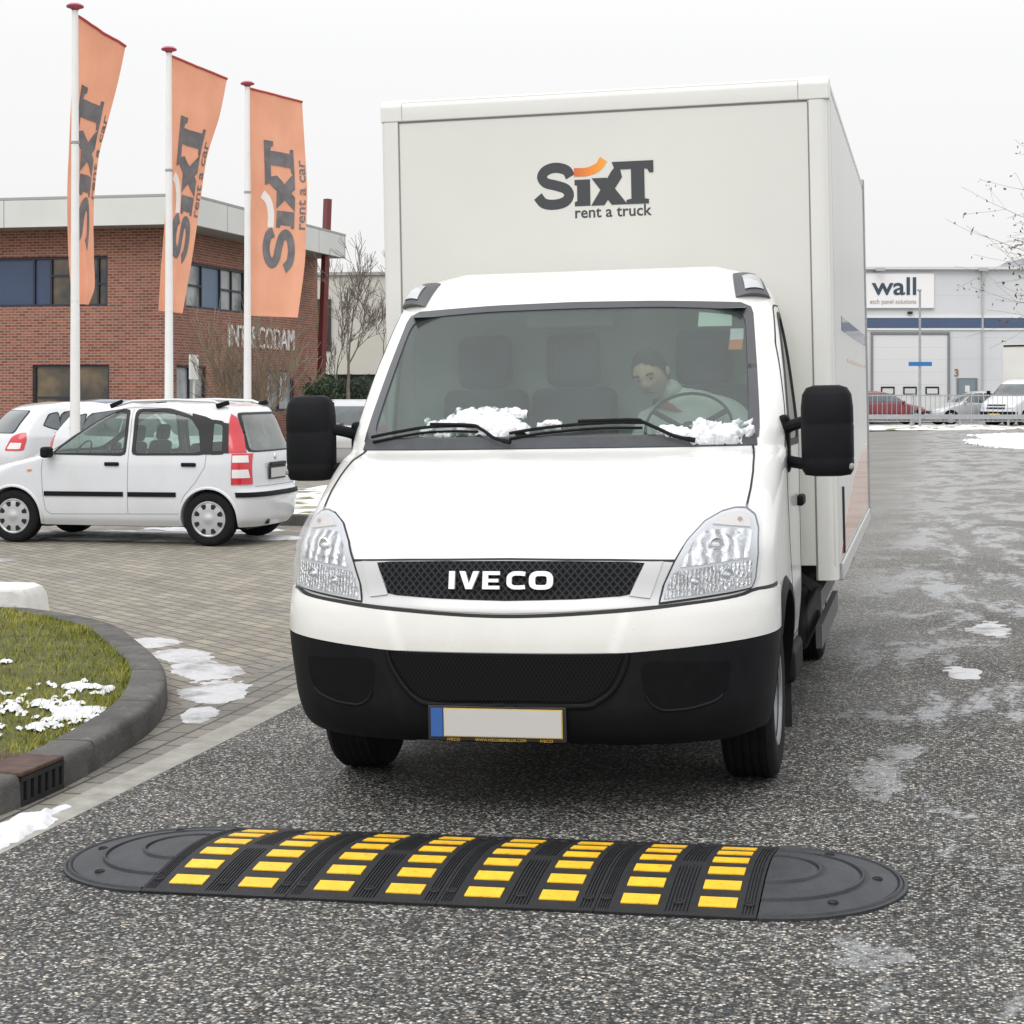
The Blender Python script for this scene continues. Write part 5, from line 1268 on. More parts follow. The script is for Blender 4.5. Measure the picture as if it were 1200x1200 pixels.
# white box van at the right edge, far off
VANM = frame(20.35, 76.6, .75, .65, ZR)
van = thing('box_van', 'white box van with a black bumper at the right edge in front of the warehouse', 'van', mat=VANM)
VAN = dict(yf=[(.3,.06),(.5,0),(.75,.03),(.95,.12),(1.1,.40),(1.25,.70),(1.75,1.35),(1.95,1.75),(2.0,2.0)], yr=[(.3,2.1),(2.0,2.1)], w=[(.3,.85),(.6,.93),(1.1,.93),(1.3,.90),(1.8,.80),(1.95,.70),(2.0,.5)], Df=[(.3,.4),(1.2,.4),(1.95,.2),(2.0,.02)], Dr=[(.3,.06),(2.0,.02)], nf=2.6, nr=3)
VS = Shell(**VAN); V, Fc = VS.loft(.3, 2.0, 50, 10, 10, 30, [], [(.85,.33,.38)]); MB().add(V, Fc).build('cab', WHITE2, van)
skin([VS.patch('front', round_poly([(-.80,1.27),(.80,1.27),(.70,1.78),(-.70,1.78)], .06), .006, .01, 14, 20)], 'windscreen', SMOKE, van)
skin([VS.patch('front', [(-.90,.32),(.90,.32),(.92,.62),(-.92,.62)], .012, .02, 8, 20)], 'bumper', BLACKP, van)
skin([VS.patch('front', [(-.45,.72),(.45,.72),(.45,.80),(-.45,.80)], .008, .01, 5, 10), VS.patch('front', [(-.45,.85),(.45,.85),(.45,.92),(-.45,.92)], .008, .01, 5, 10)], 'grille', SEAL, van)
MB().box((0,-.03,.48), (.52,.02,.11)).build('number_plate', mat('plate_yellow', (.75,.50,.03), .5), van)
for s_, pl in ((1,'right'),(-1,'left')):
    skin([VS.patch('front', [(s_*.52,.74),(s_*.84,.76),(s_*.84,.93),(s_*.55,.92)], .008, .01, 8, 8)], 'headlight', CLEARF, van)
    skin([VS.patch(pl, round_poly([(1.15,1.25),(1.9,1.25),(1.9,1.80),(1.55,1.78)], .05), .006, .01, 10, 10)], 'side_window', SMOKE, van)
    q = MB(); q.box((s_*1.03,1.05,1.35), (.16,.10,.30)); q.build('mirror', BLACKP, van, bevel=.03)
    for y in (.85, 4.1): wheel(van, s_*.80, y, .33, .2, s_, 'steel', .2)
q = MB().box((0,4.25,2.17), (2.25,4.1,2.65)).build('cargo_body', BOXW, van, bevel=.04)
MB().box((0,2.185,3.44), (2.1,.02,.08)).build('dark_rail', SEAL, q)
MB().box((0,3.6,.55), (1.2,5.0,.3)).build('chassis', BLACKM, van)

# ------------------------------------------------------------------ flagpoles and flags
FLAGF = None
def m_flag():
    t = NT('flag_cloth'); wv = t.noise(1.6, 4, .5)
    c = t.ramp(wv, [(.3, (.88,.54,.38)), (.7, (.95,.62,.46))])
    n = t.noise(220, 2); p = t.pbsdf(c, .8, bump=n, bstr=.12, bdist=.004, link=False)
    tr = t.n('ShaderNodeBsdfTranslucent'); t.l(c, tr.inputs[0]); ms = t.n('ShaderNodeMixShader'); ms.inputs[0].default_value = .55
    t.l(p.outputs[0], ms.inputs[1]); t.l(tr.outputs[0], ms.inputs[2]); t.l(ms.outputs[0], t.out.inputs[0]); return t.m
FLAGM = m_flag(); HEM = mat('flag_hem', (.45,.07,.06), .8); FINIAL = mat('finial_red', (.33,.02,.05), .35, 0, .4); POLEW = mat('pole_white', (.76,.76,.75), .35, 0, .4, .04, 3)
def px(u, v, Y): return Vector(((u-600)*Y/2130, Y, 1.7-(v-455)*Y/2130))
def flag_set(pl_label, fl_label, X, Y, H_, left, right, amp, seed, turn, ltxt=1.0):
    pole = thing('flagpole', pl_label, 'flagpole', (X, Y, 0), group='flagpoles beside the parked cars')
    mm = MB().lathe([(.075,-.02),(.075,.5),(.062,3),(.044,H_-.05),(.044,H_),(.001,H_)], 20, axis='Z'); mm.build('shaft', POLEW, pole)
    MB().lathe([(.001,H_+.075),(.09,H_+.065),(.125,H_+.035),(.12,H_+.015),(.06,H_-.005),(.044,H_-.03),(.001,H_-.03)], 24, axis='Z').build('finial', FINIAL, pole)
    q = MB(); 
    for z in (H_-1.9, H_-4.15): q.lathe([(.046,z-.02),(.062,z-.01),(.062,z+.02),(.046,z+.03)], 16, axis='Z')
    q.build('halyard_ring', GALV, pole)
    lv = Curve([(a, b_) for a, b_, d in left]); ld = Curve([(a, d) for a, b_, d in left]); rv = Curve([(a, b_) for a, b_, d in right]); rd = Curve([(a, d) for a, b_, d in right])
    lz = left[0][3] if len(left[0]) > 3 else None
    # v from 0 (top) to 1 (foot): edge positions come with their own depths
    ztl, ztr, zb = turn
    def S3(u, v):
        a = Vector((lv(v), ld(v), ztl + (zb[0]-ztl)*v)); b_ = Vector((rv(v), rd(v), ztr + (zb[1]-ztr)*v)); p = a.lerp(b_, u)
        d = b_ - a; d.z = 0; d.normalize(); n = Vector((d.y, -d.x, 0))
        am = amp*(.25 + .75*v)*math.sin(math.pi*min(1, u*1.0+.02))
        f = math.sin(u*7.0 + seed + v*2.2)*.5 + math.sin(u*13 + seed*2 - v*3)*.25 + .8*noise.noise((u*2.2+seed, v*3.2, seed)) + .14*math.sin(u*31+seed+1.5*noise.noise((u*3, v*4, seed)))*max(0, 1-v*1.1)
        return p + n*am*f
    def nrm(u, v):
        e_ = .01; du = S3(min(1,u+e_), v) - S3(max(0,u-e_), v); dv = S3(u, min(1,v+e_)) - S3(u, max(0,v-e_)); n = du.cross(dv)
        n = n.normalized() if n.length > 1e-9 else Vector((0,-1,0)); return n if n.y < 0 else -n
    def top(o_): return [[tuple(S3(u, v) + nrm(u, v)*o_) for u in np.linspace(0, 1, 40)] for v in np.linspace(0, 1, 90)]
    fl = tag(thing('flag', fl_label, 'flag', group='banners on the flagpoles', mat=Matrix.Translation((0,0,0))))
    o0 = Vector((X, Y, H_)); fl.location = o0
    def loc(rows): return [[tuple(Vector(q)-o0) for q in r] for r in rows]
    skin([shellgrid(loc(top(.0)), loc(top(-.004)))], 'cloth', FLAGM, fl, 60)
    def wrap(su0, su1, sv0, sv1):
        """logo plane (along, up) -> flag: text climbs the flag, letter tops to the left"""
        def fn(a, b_, d):
            u = su0 + (su1-su0)*(1-b_); v = sv1 + (sv0-sv1)*a; u = min(.995, max(.004, u)); v = min(.99, max(.01, v))
            return tuple(S3(u, v) + nrm(u, v)*(.004 + .003*d) - o0)
        return fn
    Dk, Sw = logo_geo(); mm = MB()
    for kk, (v, f) in enumerate(Dk):
        v = np.array(v)/np.array([2.9, 1.0]); mm.add(*solid2d(v, f, wrap(.24,.78,.205,.79), 1+.5*kk, .05))
    lg = mm.build('logo', mat('flag_print', (.155,.145,.15), .75, 0, 0, .25, 5), fl, 60)
    mm = MB()
    for v, f in Sw:
        v = np.array(v)/np.array([2.9, 1.0]); mm.add(*solid2d(v, f, wrap(.24,.78,.205,.79), 1, .05))
    mm.build('logo_swoosh', mat('flag_print_white', (.78,.74,.70), .75), lg, 60)
    v, f = text_geo('rent a car', 1.0, 1.0, .012); mm = MB(); mm.add(*solid2d(v, f, wrap(.845,.975,.28,.60), 1, .06)); mm.build('slogan', mat('flag_print', (0,0,0)), lg, 60)
    hm = MB(); hm.tube([tuple(S3(u, 0) - o0 + Vector((0,0,.01))) for u in np.linspace(0, 1, 12)], .022, 8); hm.build('top_arm', HEM, fl)
    return pole, fl
def edge(rows): return rows
def mk(X, Y, H_, Lp, Rp, dep, seed, labels, amp):
    """edges given by their bearing in the photograph and their depth behind the pole"""
    L_ = []; R_ = []
    for v, u in Lp: L_.append((v, px(u, 0, Y+.12).x, Y+.12 + .35*v*(1-v)))
    for v, u in Rp:
        yy = Y + .12 + dep*(1 - .72*v); R_.append((v, (u-600)*yy/2130, yy))
    return L_, R_
Ya, Yb_, Yc = 25.7, 28.9, 32.2
F1 = mk(88, Ya, 7.1, [(0,92),(.12,89),(.25,83),(.45,79),(.62,77),(.8,79),(1,85)], [(0,147),(.13,139),(.3,126),(.45,115),(.62,110),(.82,110),(.93,111),(1,104)], 1.0, 1.3, None, .05)
F2 = mk(198, Yb_, 7.1, [(0,200),(.15,199),(.4,196),(.65,192),(.85,188),(1,186)], [(0,266),(.15,258),(.35,242),(.55,234),(.75,226),(1,214)], 1.15, 2.6, None, .05)
F3 = mk(290, Yc, 7.1, [(0,292),(.5,293),(1,293)], [(0,354),(.2,357),(.45,360),(.7,358),(1,349)], 1.2, 4.4, None, .05)
def zat(v, Y): return 1.7-(v-455)*Y/2130
for (X, Y, (L_, R_), vt, vr, vb, dep, sd_, nm, am) in (
    ((88-600)*Ya/2130, Ya, F1, 20, 55, (356,357), 1.0, 1.3, ('leftmost white flagpole with a red cap rising behind the small hatchback', 'leftmost orange banner, folded narrow behind its pole'), .11),
    ((198-600)*Yb_/2130, Yb_, F2, 66, 93, (364,367), 1.15, 2.6, ('middle one of the three white flagpoles, in front of the building corner', 'middle orange banner slanting across the corner of the brick building'), .09),
    ((290-600)*Yc/2130, Yc, F3, 104, 120, (370,372), 1.2, 4.4, ('rightmost white flagpole, in front of the bare shrub', 'rightmost orange banner, spread open with the whole dark logo readable'), .07)):
    Ht = zat(10 if Y == Ya else (60 if Y == Yb_ else 100), Y)
    flag_set(nm[0], nm[1], X, Y, Ht, L_, R_, am, sd_, (zat(vt, Y+.12), zat(vr, Y+.12+dep), (zat(vb[0], Y+.12), zat(vb[1], Y+.12+dep*.28))))

# ------------------------------------------------------------------ brick office building
def m_brick():
    t = NT('red_brick'); x = t.n('ShaderNodeSeparateXYZ'); t.l(t.tc.outputs['Object'], x.inputs[0]); cx = t.n('ShaderNodeCombineXYZ'); t.l(t.math('ADD', x.outputs[0], x.outputs[1]), cx.inputs[0]); t.l(x.outputs[2], cx.inputs[1])
    b = t.n('ShaderNodeTexBrick'); b.offset = .5; t.l(cx.outputs[0], b.inputs[0])
    for k, v in (('Scale', 1), ('Mortar Size', .012), ('Brick Width', .24), ('Row Height', .085), ('Mortar Smooth', .2), ('Bias', -.1)): b.inputs[k].default_value = v
    b.inputs['Color1'].default_value = (.18,.057,.037,1); b.inputs['Color2'].default_value = (.32,.122,.078,1); b.inputs['Mortar'].default_value = (.30,.25,.21,1)
    c = t.mix(1, b.outputs[0], t.ramp(t.noise(.35, 5, .6), [(.3, (.85,.85,.87)), (.7, (1.18,1.14,1.1))]), 'MULTIPLY')
    f = t.n('ShaderNodeMapRange', interpolation_type='SMOOTHSTEP'); f.inputs[1].default_value = .58; f.inputs[2].default_value = .74; t.l(t.noise(.22, 4, .6, t.map(scale=(1,1,.5), loc=(3,1,0))), f.inputs[0])
    c = t.mix(t.math('MULTIPLY', f.outputs[0], .30), c, (.62,.55,.48))
    t.pbsdf(c, .9, bump=b.outputs[1], bstr=-.5, bdist=.012); return t.m
BRICK = m_brick()
BB = Matrix.Translation((-10.35, 54.7, 0)) @ Matrix.Rotation(-PHI, 4, 'Z')          # corner at the origin; +y runs back along the right-hand wall, -x along the left-hand wall
bld = thing('brick_building', 'two storey red brick office building with a pale flat roof edge behind the flags', 'building', mat=BB)
HT = 7.45; FB = 6.55
WF = mat('window_frame_dark', (.022,.028,.045), .5); NAVY = mat('panel_navy', (.035,.06,.13), .35, 0, .3, .06, 2); PALEP = mat('panel_blue_grey', (.13,.19,.28), .45)
def m_pane(name, stops, sc_):
    t = NT(name); c = t.ramp(t.noise(sc_, 3, .5), stops); p = t.pbsdf(c, .06, spec=.6); p.inputs['Coat Weight'].default_value = .4; return t.m
PANEL_ = m_pane('office_glass_light', [(.35, (.16,.19,.20)), (.6, (.45,.48,.48))], .9); PANED = m_pane('office_glass_painted_room', [(.35, (.025,.024,.022)), (.52, (.08,.06,.035)), (.7, (.17,.12,.06))], 1.3); PANEW = m_pane('office_blind', [(.3, (.55,.57,.56)), (.7, (.72,.73,.70))], 1)  # warm panes: the dimly lit room behind is painted into the glass colour
# openings cut in real walls: wall plate rebuilt round each window
def wall_with(openings, length, z0, z1, along, nm):
    """plate 0.3 thick with rectangular openings; along='y' is the right-hand wall, along='x' the left-hand wall"""
    us = sorted({0, length} | {a for o in openings for a in o[:2]}); zs = sorted({z0, z1} | {a for o in openings for a in o[2:4]}); mm = MB()
    for i in range(len(us)-1):
        for j in range(len(zs)-1):
            uc, zc = (us[i]+us[i+1])/2, (zs[j]+zs[j+1])/2
            if any(o[0] < uc < o[1] and o[2] < zc < o[3] for o in openings): continue
            a = (-.15, uc, zc) if along == 'y' else (-uc, .15, zc); d = (.3, us[i+1]-us[i], zs[j+1]-zs[j]) if along == 'y' else (us[i+1]-us[i], .3, zs[j+1]-zs[j])
            mm.box(a, d)
    return mm.build(nm, BRICK, bld, ang=0)
def window(u0, u1, z0, z1, along, bays, par):
    """bays: list of (fraction end, kind, crossbar height or None)"""
    fr = MB(); pn = MB(); mats_ = [PANEL_, PANED, PANEW, NAVY, PALEP]; fwd = .07; D = .14
    def bx_(uA, uB, zA, zB, d0, d1, M_, mi=0):
        if along == 'y': M_.box((-(d0+d1)/2, (uA+uB)/2, (zA+zB)/2), (d1-d0, uB-uA, zB-zA), mi)
        else: M_.box((-(uA+uB)/2, (d0+d1)/2, (zA+zB)/2), (uB-uA, d1-d0, zB-zA), mi)
    bx_(u0, u1, z1-fwd, z1, .06, D+.06, fr); bx_(u0, u1, z0, z0+fwd, .06, D+.06, fr); bx_(u0, u0+fwd, z0+fwd, z1-fwd, .06, D+.06, fr); bx_(u1-fwd, u1, z0+fwd, z1-fwd, .06, D+.06, fr)
    a = u0+fwd
    for k, (fe, kind, bar) in enumerate(bays):
        b_ = u0+fwd + (u1-u0-2*fwd)*fe
        bx_(a, b_-(.06 if k < len(bays)-1 else 0), z0+fwd, z1-fwd, D, D+.03, pn, kind)
        if k < len(bays)-1: bx_(b_-.06, b_, z0+fwd, z1-fwd, .07, D+.05, fr)
        if bar: zb_ = z0 + (z1-z0)*bar; bx_(a, b_-.06, zb_-.03, zb_+.03, .075, D+.02, fr)
        a = b_
    o = fr.build('window', WF, par); pn.build('pane', mats_, o); return o
SA = (54.7)/2130
def uL(pxx):        # distance along the left-hand wall whose image falls at this column
    k = (pxx-600)/2130; return (k*54.7 + 10.35)/(-bx - k*(-by)) if False else (-10.35 - k*54.7)/(bx - k*by)
def uR(pxx, xo=0):
    k = (pxx-600)/2130; return (k*(54.7+xo*by) + 10.35 - xo*bx)/(ax_ - k*ay_)
lu = [(uL(126), uL(-60), 4.20, 5.72), (uL(128), uL(38), .75, 2.42)]
ru = [(uR(218), uR(288), 4.20, 5.62), (uR(207), uR(242), .9, 2.40), (uR(272), uR(290), .9, 2.3), (uR(313), uR(345), .9, 2.35)]
wl = wall_with(lu, 34, 0, FB+.1, 'x', 'wall'); LR = uR(372)
# the right-hand wall starts behind the left-hand plate
us_off = .3
def wall_right():
    ops = [(a, b_, c, d) for a, b_, c, d in ru]; us = sorted({.3, LR} | {a for o in ops for a in o[:2]}); zs = sorted({0, FB+.1} | {a for o in ops for a in o[2:4]}); mm = MB()
    for i in range(len(us)-1):
        for j in range(len(zs)-1):
            uc, zc = (us[i]+us[i+1])/2, (zs[j]+zs[j+1])/2
            if any(o[0] < uc < o[1] and o[2] < zc < o[3] for o in ops): continue
            mm.box((-.15, uc, zc), (.3, us[i+1]-us[i], zs[j+1]-zs[j]))
    return mm.build('wall', BRICK, bld, ang=0)
wall_right()
MB().box((-17, LR-.15, 3.3), (33.6,.3,6.6)).build('wall', BRICK, bld, ang=0)
window(*lu[0], 'x', [(.06,1,.45),(.36,1,.62),(.47,3,None),(1.0,3,None)], bld); window(*lu[1], 'x', [(.5,1,None),(1,1,.4)], bld)
window(*ru[0], 'y', [(.28,0,.5),(.60,4,None),(.80,0,.5),(1,0,.5)], bld); window(*ru[1], 'y', [(.5,0,None),(1,0,None)], bld); window(*ru[2], 'y', [(1,0,None)], bld); window(*ru[3], 'y', [(.5,0,None),(1,0,None)], bld)
MB().box((-9.3, 7.8, 2.9), (18,14,.15)).build('floor_slab', mat('office_floor', (.2,.19,.17), .8), bld)
ROOFM = mat('roof_fascia', (.62,.63,.61), .5, 0, 0, .05, .6)
LF = uR(407, 1.15) - .15
q = MB(); q.box((-17+.55, LF/2-.4, HT-.04), (35.1, LF+1.1, .08)); q.build('roof', mat('roof_grey', (.35,.35,.34), .8), bld)
q = MB(); q.box((-16.45,-.95+.05, (FB+HT-.09)/2), (35.1,.10,HT-.09-FB)); q.box((1.05,LF/2-.4, (FB+HT-.09)/2), (.10,LF+1.0,HT-.09-FB)); q.box((-16.45,LF+.05,(FB+HT-.09)/2), (35.0,.1,HT-.09-FB)); q.build('fascia', ROOFM, bld)
q = MB(); q.box((-16.5, LF/2-.4, FB+.04), (34.9, LF+.9, .06)); q.build('soffit', mat('soffit', (.32,.32,.31), .8), bld)
q = MB()
for u in np.arange(-31, 1, 2.9): q.box((u, -.951, (FB+HT-.09)/2), (.02,.006,HT-.1-FB))
for u in np.arange(2, LF, 2.9): q.box((1.101, u, (FB+HT-.09)/2), (.006,.02,HT-.1-FB))
q.build('fascia_joint', mat('joint', (.2,.2,.2), .8), bld)
# leaning red-brown post that holds the roof corner
cR = uR(380); 
q = MB().bar((.75, uR(374,.75), 0), (.95, uR(384,.95), 8.6), .22, .22); q.build('leaning_post', mat('post_red_brown', (.15,.035,.035), .6), bld)
v, f = text_geo('INTERCODAM', uR(343)-uR(266), .74, .0); u0 = uR(266)
mm = MB(); mm.add(*solid2d(v, f, lambda a, b_, d: (.02 + d*.05, u0 + a, 3.05 + b_), 1)); mm.build('wall_lettering', mat('letter_white', (.80,.80,.78), .5), bld)
q = MB(); q.box((.45, .9, 2.35), (.06,.62,.75)); q.box((.45,.9,1.0), (.05,.05,2.0)); o = q.build('notice_sign', mat('sign_white', (.70,.71,.70), .5)); o.matrix_world = BB; tag(o, 'small white notice board on a post at the corner of the brick building', 'sign')

# pale building further back
PB = Matrix.Translation((-11.5, 92, 0)) @ Matrix.Rotation(-PHI*.6, 4, 'Z')
pb = thing('pale_building', 'pale flat roofed block with dark glazed ground floor beyond the brick building', 'building', mat=PB)
q = MB(); q.box((5, 6, 4.9), (14,12,5.0)); q.build('wall', mat('pale_render', (.52,.51,.46), .85, 0, 0, .05, .3), pb, ang=0)
MB().box((5, 6.1, 1.2), (13.8,11.6,2.4)).build('ground_floor', mat('glazing_dark', (.045,.06,.062), .15, 0, .4, .3, .8), pb)
MB().box((5, 6, 7.47), (14.3,12.3,.16)).build('roof', mat('roof_grey', (0,0,0)), pb)
for x0, x1, z0, z1, k in ((.3,1.0,4.3,6.3,0),(1.3,2.4,3.6,6.2,1),(5.6,7.2,4.4,6.1,0),(8.5,10,4.4,6.1,0)):
    q = MB(); q.box(((x0+x1)/2,-.05,(z0+z1)/2), (x1-x0,.10,z1-z0)); o = q.build('window', WF, pb); MB().box(((x0+x1)/2,-.105,(z0+z1)/2), (x1-x0-.2,.02,z1-z0-.2)).build('pane', PANED if k else PANEL_, o)
q = MB(); 
for x in (0.2, 2.6, 5.0, 7.4, 9.8): q.box((x,.25,1.2), (.12,.1,2.4))
q.build('mullion', mat('mullion', (.45,.46,.46), .5), pb)

# ------------------------------------------------------------------ warehouse across the end of the road
WY = 86.0
def wx(pxx, Y=WY): return (pxx-600)*Y/2130
def wz(pyy, Y=WY): return 1.7-(pyy-455)*Y/2130
ware = thing('warehouse', 'long pale grey warehouse with a dark blue window band and a large roller door', 'building', (wx(1010), WY, ZR))
def lx(p): return wx(p)-wx(1010)
def lz(p): return wz(p)-ZR
def m_clad():
    t = NT('wall_cladding'); x = t.n('ShaderNodeSeparateXYZ'); t.l(t.tc.outputs['Object'], x.inputs[0])
    wv = t.math('FRACT', t.math('MULTIPLY', x.outputs[2], 1.0)); ln = t.ramp(wv, [(0, (.86,.86,.86)), (.03, (1,1,1)), (.97, (1,1,1)), (1, (.9,.9,.9))])
    c = t.mix(1, t.ramp(t.noise(.25, 4, .5), [(.3, (.56,.575,.59)), (.7, (.64,.65,.66))]), ln, 'MULTIPLY'); t.pbsdf(c, .6); return t.m
CLAD = m_clad(); H8 = lz(316)
q = MB(); q.box((12, 10, H8/2), (34, 20, H8)); q.build('wall', CLAD, ware, ang=0)
MB().box((12, 9.9, H8+.06), (34.2, 20.3, .12)).build('roof_edge', mat('roof_edge', (.60,.61,.61), .5), ware)
BANDM = mat('window_band', (.045,.08,.16), .12, 0, .5, .12, .5)
for a, b_ in ((900,1149),(1153,1290),(1294,1400)):
    q = MB(); q.box(((lx(a)+lx(b_))/2, -.04, (lz(373)+lz(384))/2), (lx(b_)-lx(a), .08, lz(373)-lz(384))); o = q.build('window_band', BANDM, ware)
q = MB(); q.box((12,-.03,lz(371.3)), (34,.06,.10)); q.box((12,-.03,lz(385.7)), (34,.06,.10)); q.build('band_trim', mat('trim_white', (.72,.73,.73), .5), ware)
q = MB(); q.box((lx(1151),-.05,(lz(312)+lz(495))/2), (.07,.10,lz(317)-lz(495))); q.build('downpipe', mat('pipe_grey', (.42,.43,.44), .5), ware)
dx0, dx1 = lx(1023), lx(1110)
def m_door():
    t = NT('sectional_door'); x = t.n('ShaderNodeSeparateXYZ'); t.l(t.tc.outputs['Object'], x.inputs[0]); fr_ = t.math('FRACT', t.math('MULTIPLY', x.outputs[2], 1.7)); c = t.ramp(fr_, [(0, (.50,.51,.52)), (.05, (.66,.67,.67)), (1, (.66,.67,.67))]); t.pbsdf(c, .55); return t.m
q = MB(); q.box(((dx0+dx1)/2,-.03,lz(393)/2), (dx1-dx0,.06,lz(393))); rd_ = q.build('roller_door', m_door(), ware)
q = MB(); q.box((dx0-.06,-.06,lz(392)/2), (.10,.12,lz(392))); q.box((dx1+.06,-.06,lz(392)/2), (.10,.12,lz(392))); q.box(((dx0+dx1)/2,-.06,lz(391.5)+.06), (dx1-dx0+.22,.12,.10)); q.build('door_frame', mat('frame_grey', (.20,.21,.22), .6), rd_)
for a, b_ in ((1032,1048),(1058,1074),(1084,1100)):
    q = MB(); q.box(((lx(a)+lx(b_))/2,-.075,(lz(453)+lz(462))/2), (lx(b_)-lx(a),.03,lz(453)-lz(462))); o = q.build('door_window', SEAL, rd_); MB().box(((lx(a)+lx(b_))/2,-.092,(lz(453)+lz(462))/2-.03), (lx(b_)-lx(a)-.14,.01,lz(453)-lz(462)-.12)).build('pane', PANEW, o)
q = MB(); q.box(((lx(1121)+lx(1145))/2,-.04,lz(443)/2), (lx(1145)-lx(1121),.08,lz(443))); o = q.build('door', mat('door_frame_grey', (.16,.18,.20), .5), ware)
MB().box(((lx(1123)+lx(1142))/2,-.09,(lz(445)+lz(462))/2), (lx(1142)-lx(1123),.02,lz(445)-lz(462))).build('door_glass', mat('door_glass_grey', (.20,.25,.28), .15, 0, .4), o)
MB().box(((lx(1130)+lx(1136))/2,-.105,(lz(452)+lz(459))/2), (.22,.01,.30)).build('notice', mat('sign_white', (0,0,0)), o)
v, f = text_geo('3', None, .36, .012); mm = MB(); mm.add(*solid2d(v, f, lambda a, b_, d: (lx(1118.5)+a, -.01-d*.03, lz(441)+b_), 1)); mm.build('door_number', mat('number_brown', (.32,.16,.09), .6), ware)
sg = MB(); sg.box(((lx(985)+lx(1094))/2,-.06,(lz(320)+lz(361))/2), (lx(1094)-lx(985),.10,lz(320)-lz(361))); sg = sg.build('fascia_sign', mat('sign_panel', (.80,.80,.80), .45), ware, bevel=.01)
q = MB()
x0_, x1_, z0_, z1_ = lx(985), lx(1094), lz(361), lz(320)
for a, b_ in (((x0_,z0_),(x1_,z0_)), ((x0_,z1_),(x1_,z1_)), ((x1_,z0_),(x1_,z1_))): q.bar((a[0],-.12,a[1]), (b_[0],-.12,b_[1]), .03, .03)
q.build('sign_edge', mat('edge_grey', (.48,.48,.48), .5), sg)
v, f = text_geo('wall', lx(1073)-lx(1021), lz(325)-lz(346), .015); mm = MB(); mm.add(*solid2d(v, f, lambda a, b_, d: (lx(1021)+a, -.112-d*.02, lz(346)+b_), 1)); mm.build('sign_lettering', mat('letter_navy', (.035,.06,.09), .5), sg)
v, f = text_geo('atch panel solutions', lx(1073)-lx(1019), None, .0); mm = MB(); mm.add(*solid2d(v, f, lambda a, b_, d: (lx(1019)+a, -.112-d*.02, lz(357.5)+b_*1.1), 1)); mm.build('sign_lettering', mat('letter_pale', (.40,.36,.37), .6), sg)
MB().box((lx(1066),-.10,lz(366.5)), (.22,.2,.12)).build('wall_lamp', SEAL, ware, bevel=.02)
for p in (1024, 1144):
    q = MB(); q.bar((lx(p),0,H8-.1), (lx(p)+.25,-.5,H8+.02), .05, .05); q.box((lx(p)+.2,-.55,H8-.02), (.42,.16,.14)); q.build('floodlight', mat('lamp_grey', (.4,.41,.42), .5), ware)
gb = thing('gabled_building', 'grey sloping roof of a further building at the right edge behind the warehouse', 'building', (wx(1240,130), 130, 0))
q = MB(); q.prism([(-4.2,wz(341,130)),(0,wz(292,130)),(8,wz(292,130)),(12,wz(341,130))], lambda u, v, d: (u, d, v), 0, 14); q.build('roof', mat('slate_roof', (.26,.27,.29), .7), gb); MB().box((4,7,wz(341,130)/2), (15,13.5,wz(341,130)-.02)).build('wall', CLAD, gb)

# railing, sign post
FY = 75.5
fen = thing('railing', 'grey galvanised railing of upright bars along the far car park', 'fence', (wx(1000,FY), FY, ZR))
q = MB(); qb = MB(); Lf = 14.5; zt = wz(462,FY)-ZR
for k in range(int(Lf/.20)): q.box((k*.20,0,zt/2+.1), (.022,.022,zt-.2))
q.build('bars', GALV, fen, ang=0)
for k in range(7): MB().box((k*2.4+.1,.0,zt/2+.03), (.06,.06,zt+.06)).build('post', GALV, fen)
MB().box((Lf/2,0,zt-.05), (Lf,.04,.05)).build('top_rail', GALV, fen); MB().box((Lf/2,0,.24), (Lf,.04,.05)).build('bottom_rail', GALV, fen)
gr = thing('guard_rail', 'low grey metal guard rail in front of the far parked cars', 'guard rail', (wx(1000,FY-.6), FY-.6, ZR))
MB().box((Lf/2,0,.42), (Lf,.05,.20)).build('rail', GALV, gr, bevel=.01)
for k in range(8): MB().box((k*2+.4,.06,.2), (.09,.06,.44)).build('post', GALV, gr)
FY2 = 74.2
sp_ = thing('sign_post', 'tall thin grey post carrying a blue street name plate in front of the warehouse', 'sign post', (wx(1078,FY2), FY2, ZR))
zt = wz(341,FY2)-ZR; MB().lathe([(.06,-.1),(.06,1),(.045,zt),(.001,zt)], 14, axis='Z').build('post', GALV, sp_)
MB().box((-.02,-.02,zt+.03), (.16,.12,.08)).build('cap', GALV, sp_, bevel=.01); MB().box((0,-.065,wz(426.5,FY2)-ZR), (.95,.03,.17)).build('name_plate', mat('plate_street_blue', (.02,.14,.40), .4), sp_, bevel=.004)

# snow and kerb at the far end of the road
mm = MB(); g = []
for y in np.linspace(70.5, 76.8, 9): g.append([(x, y, ZR + .02 + .09*max(0, noise.noise((x*.5, y*.6, 2))+.35)) for x in np.linspace(8, 34, 70)])
g[0] = [(x, y-.15, ZR-.02) for x, y, z in g[0]]
o = mm.grid(g).build('far_verge', VERGE, ang=80); tag(o, kind='structure')
mm = MB()
for k, (x, y, rx, ry) in enumerate([(14.6,52,1.4,4.5),(13.6,44,.8,3.0),(17.2,58,2.2,5)]): snow_patch(mm, x, y, rx, ry, .10, 300+k, rz=-.1, z=ZR, n=50, thr=-.1)
o = mm.build('snow', SNOW, ang=80); tag(o, kind='stuff')

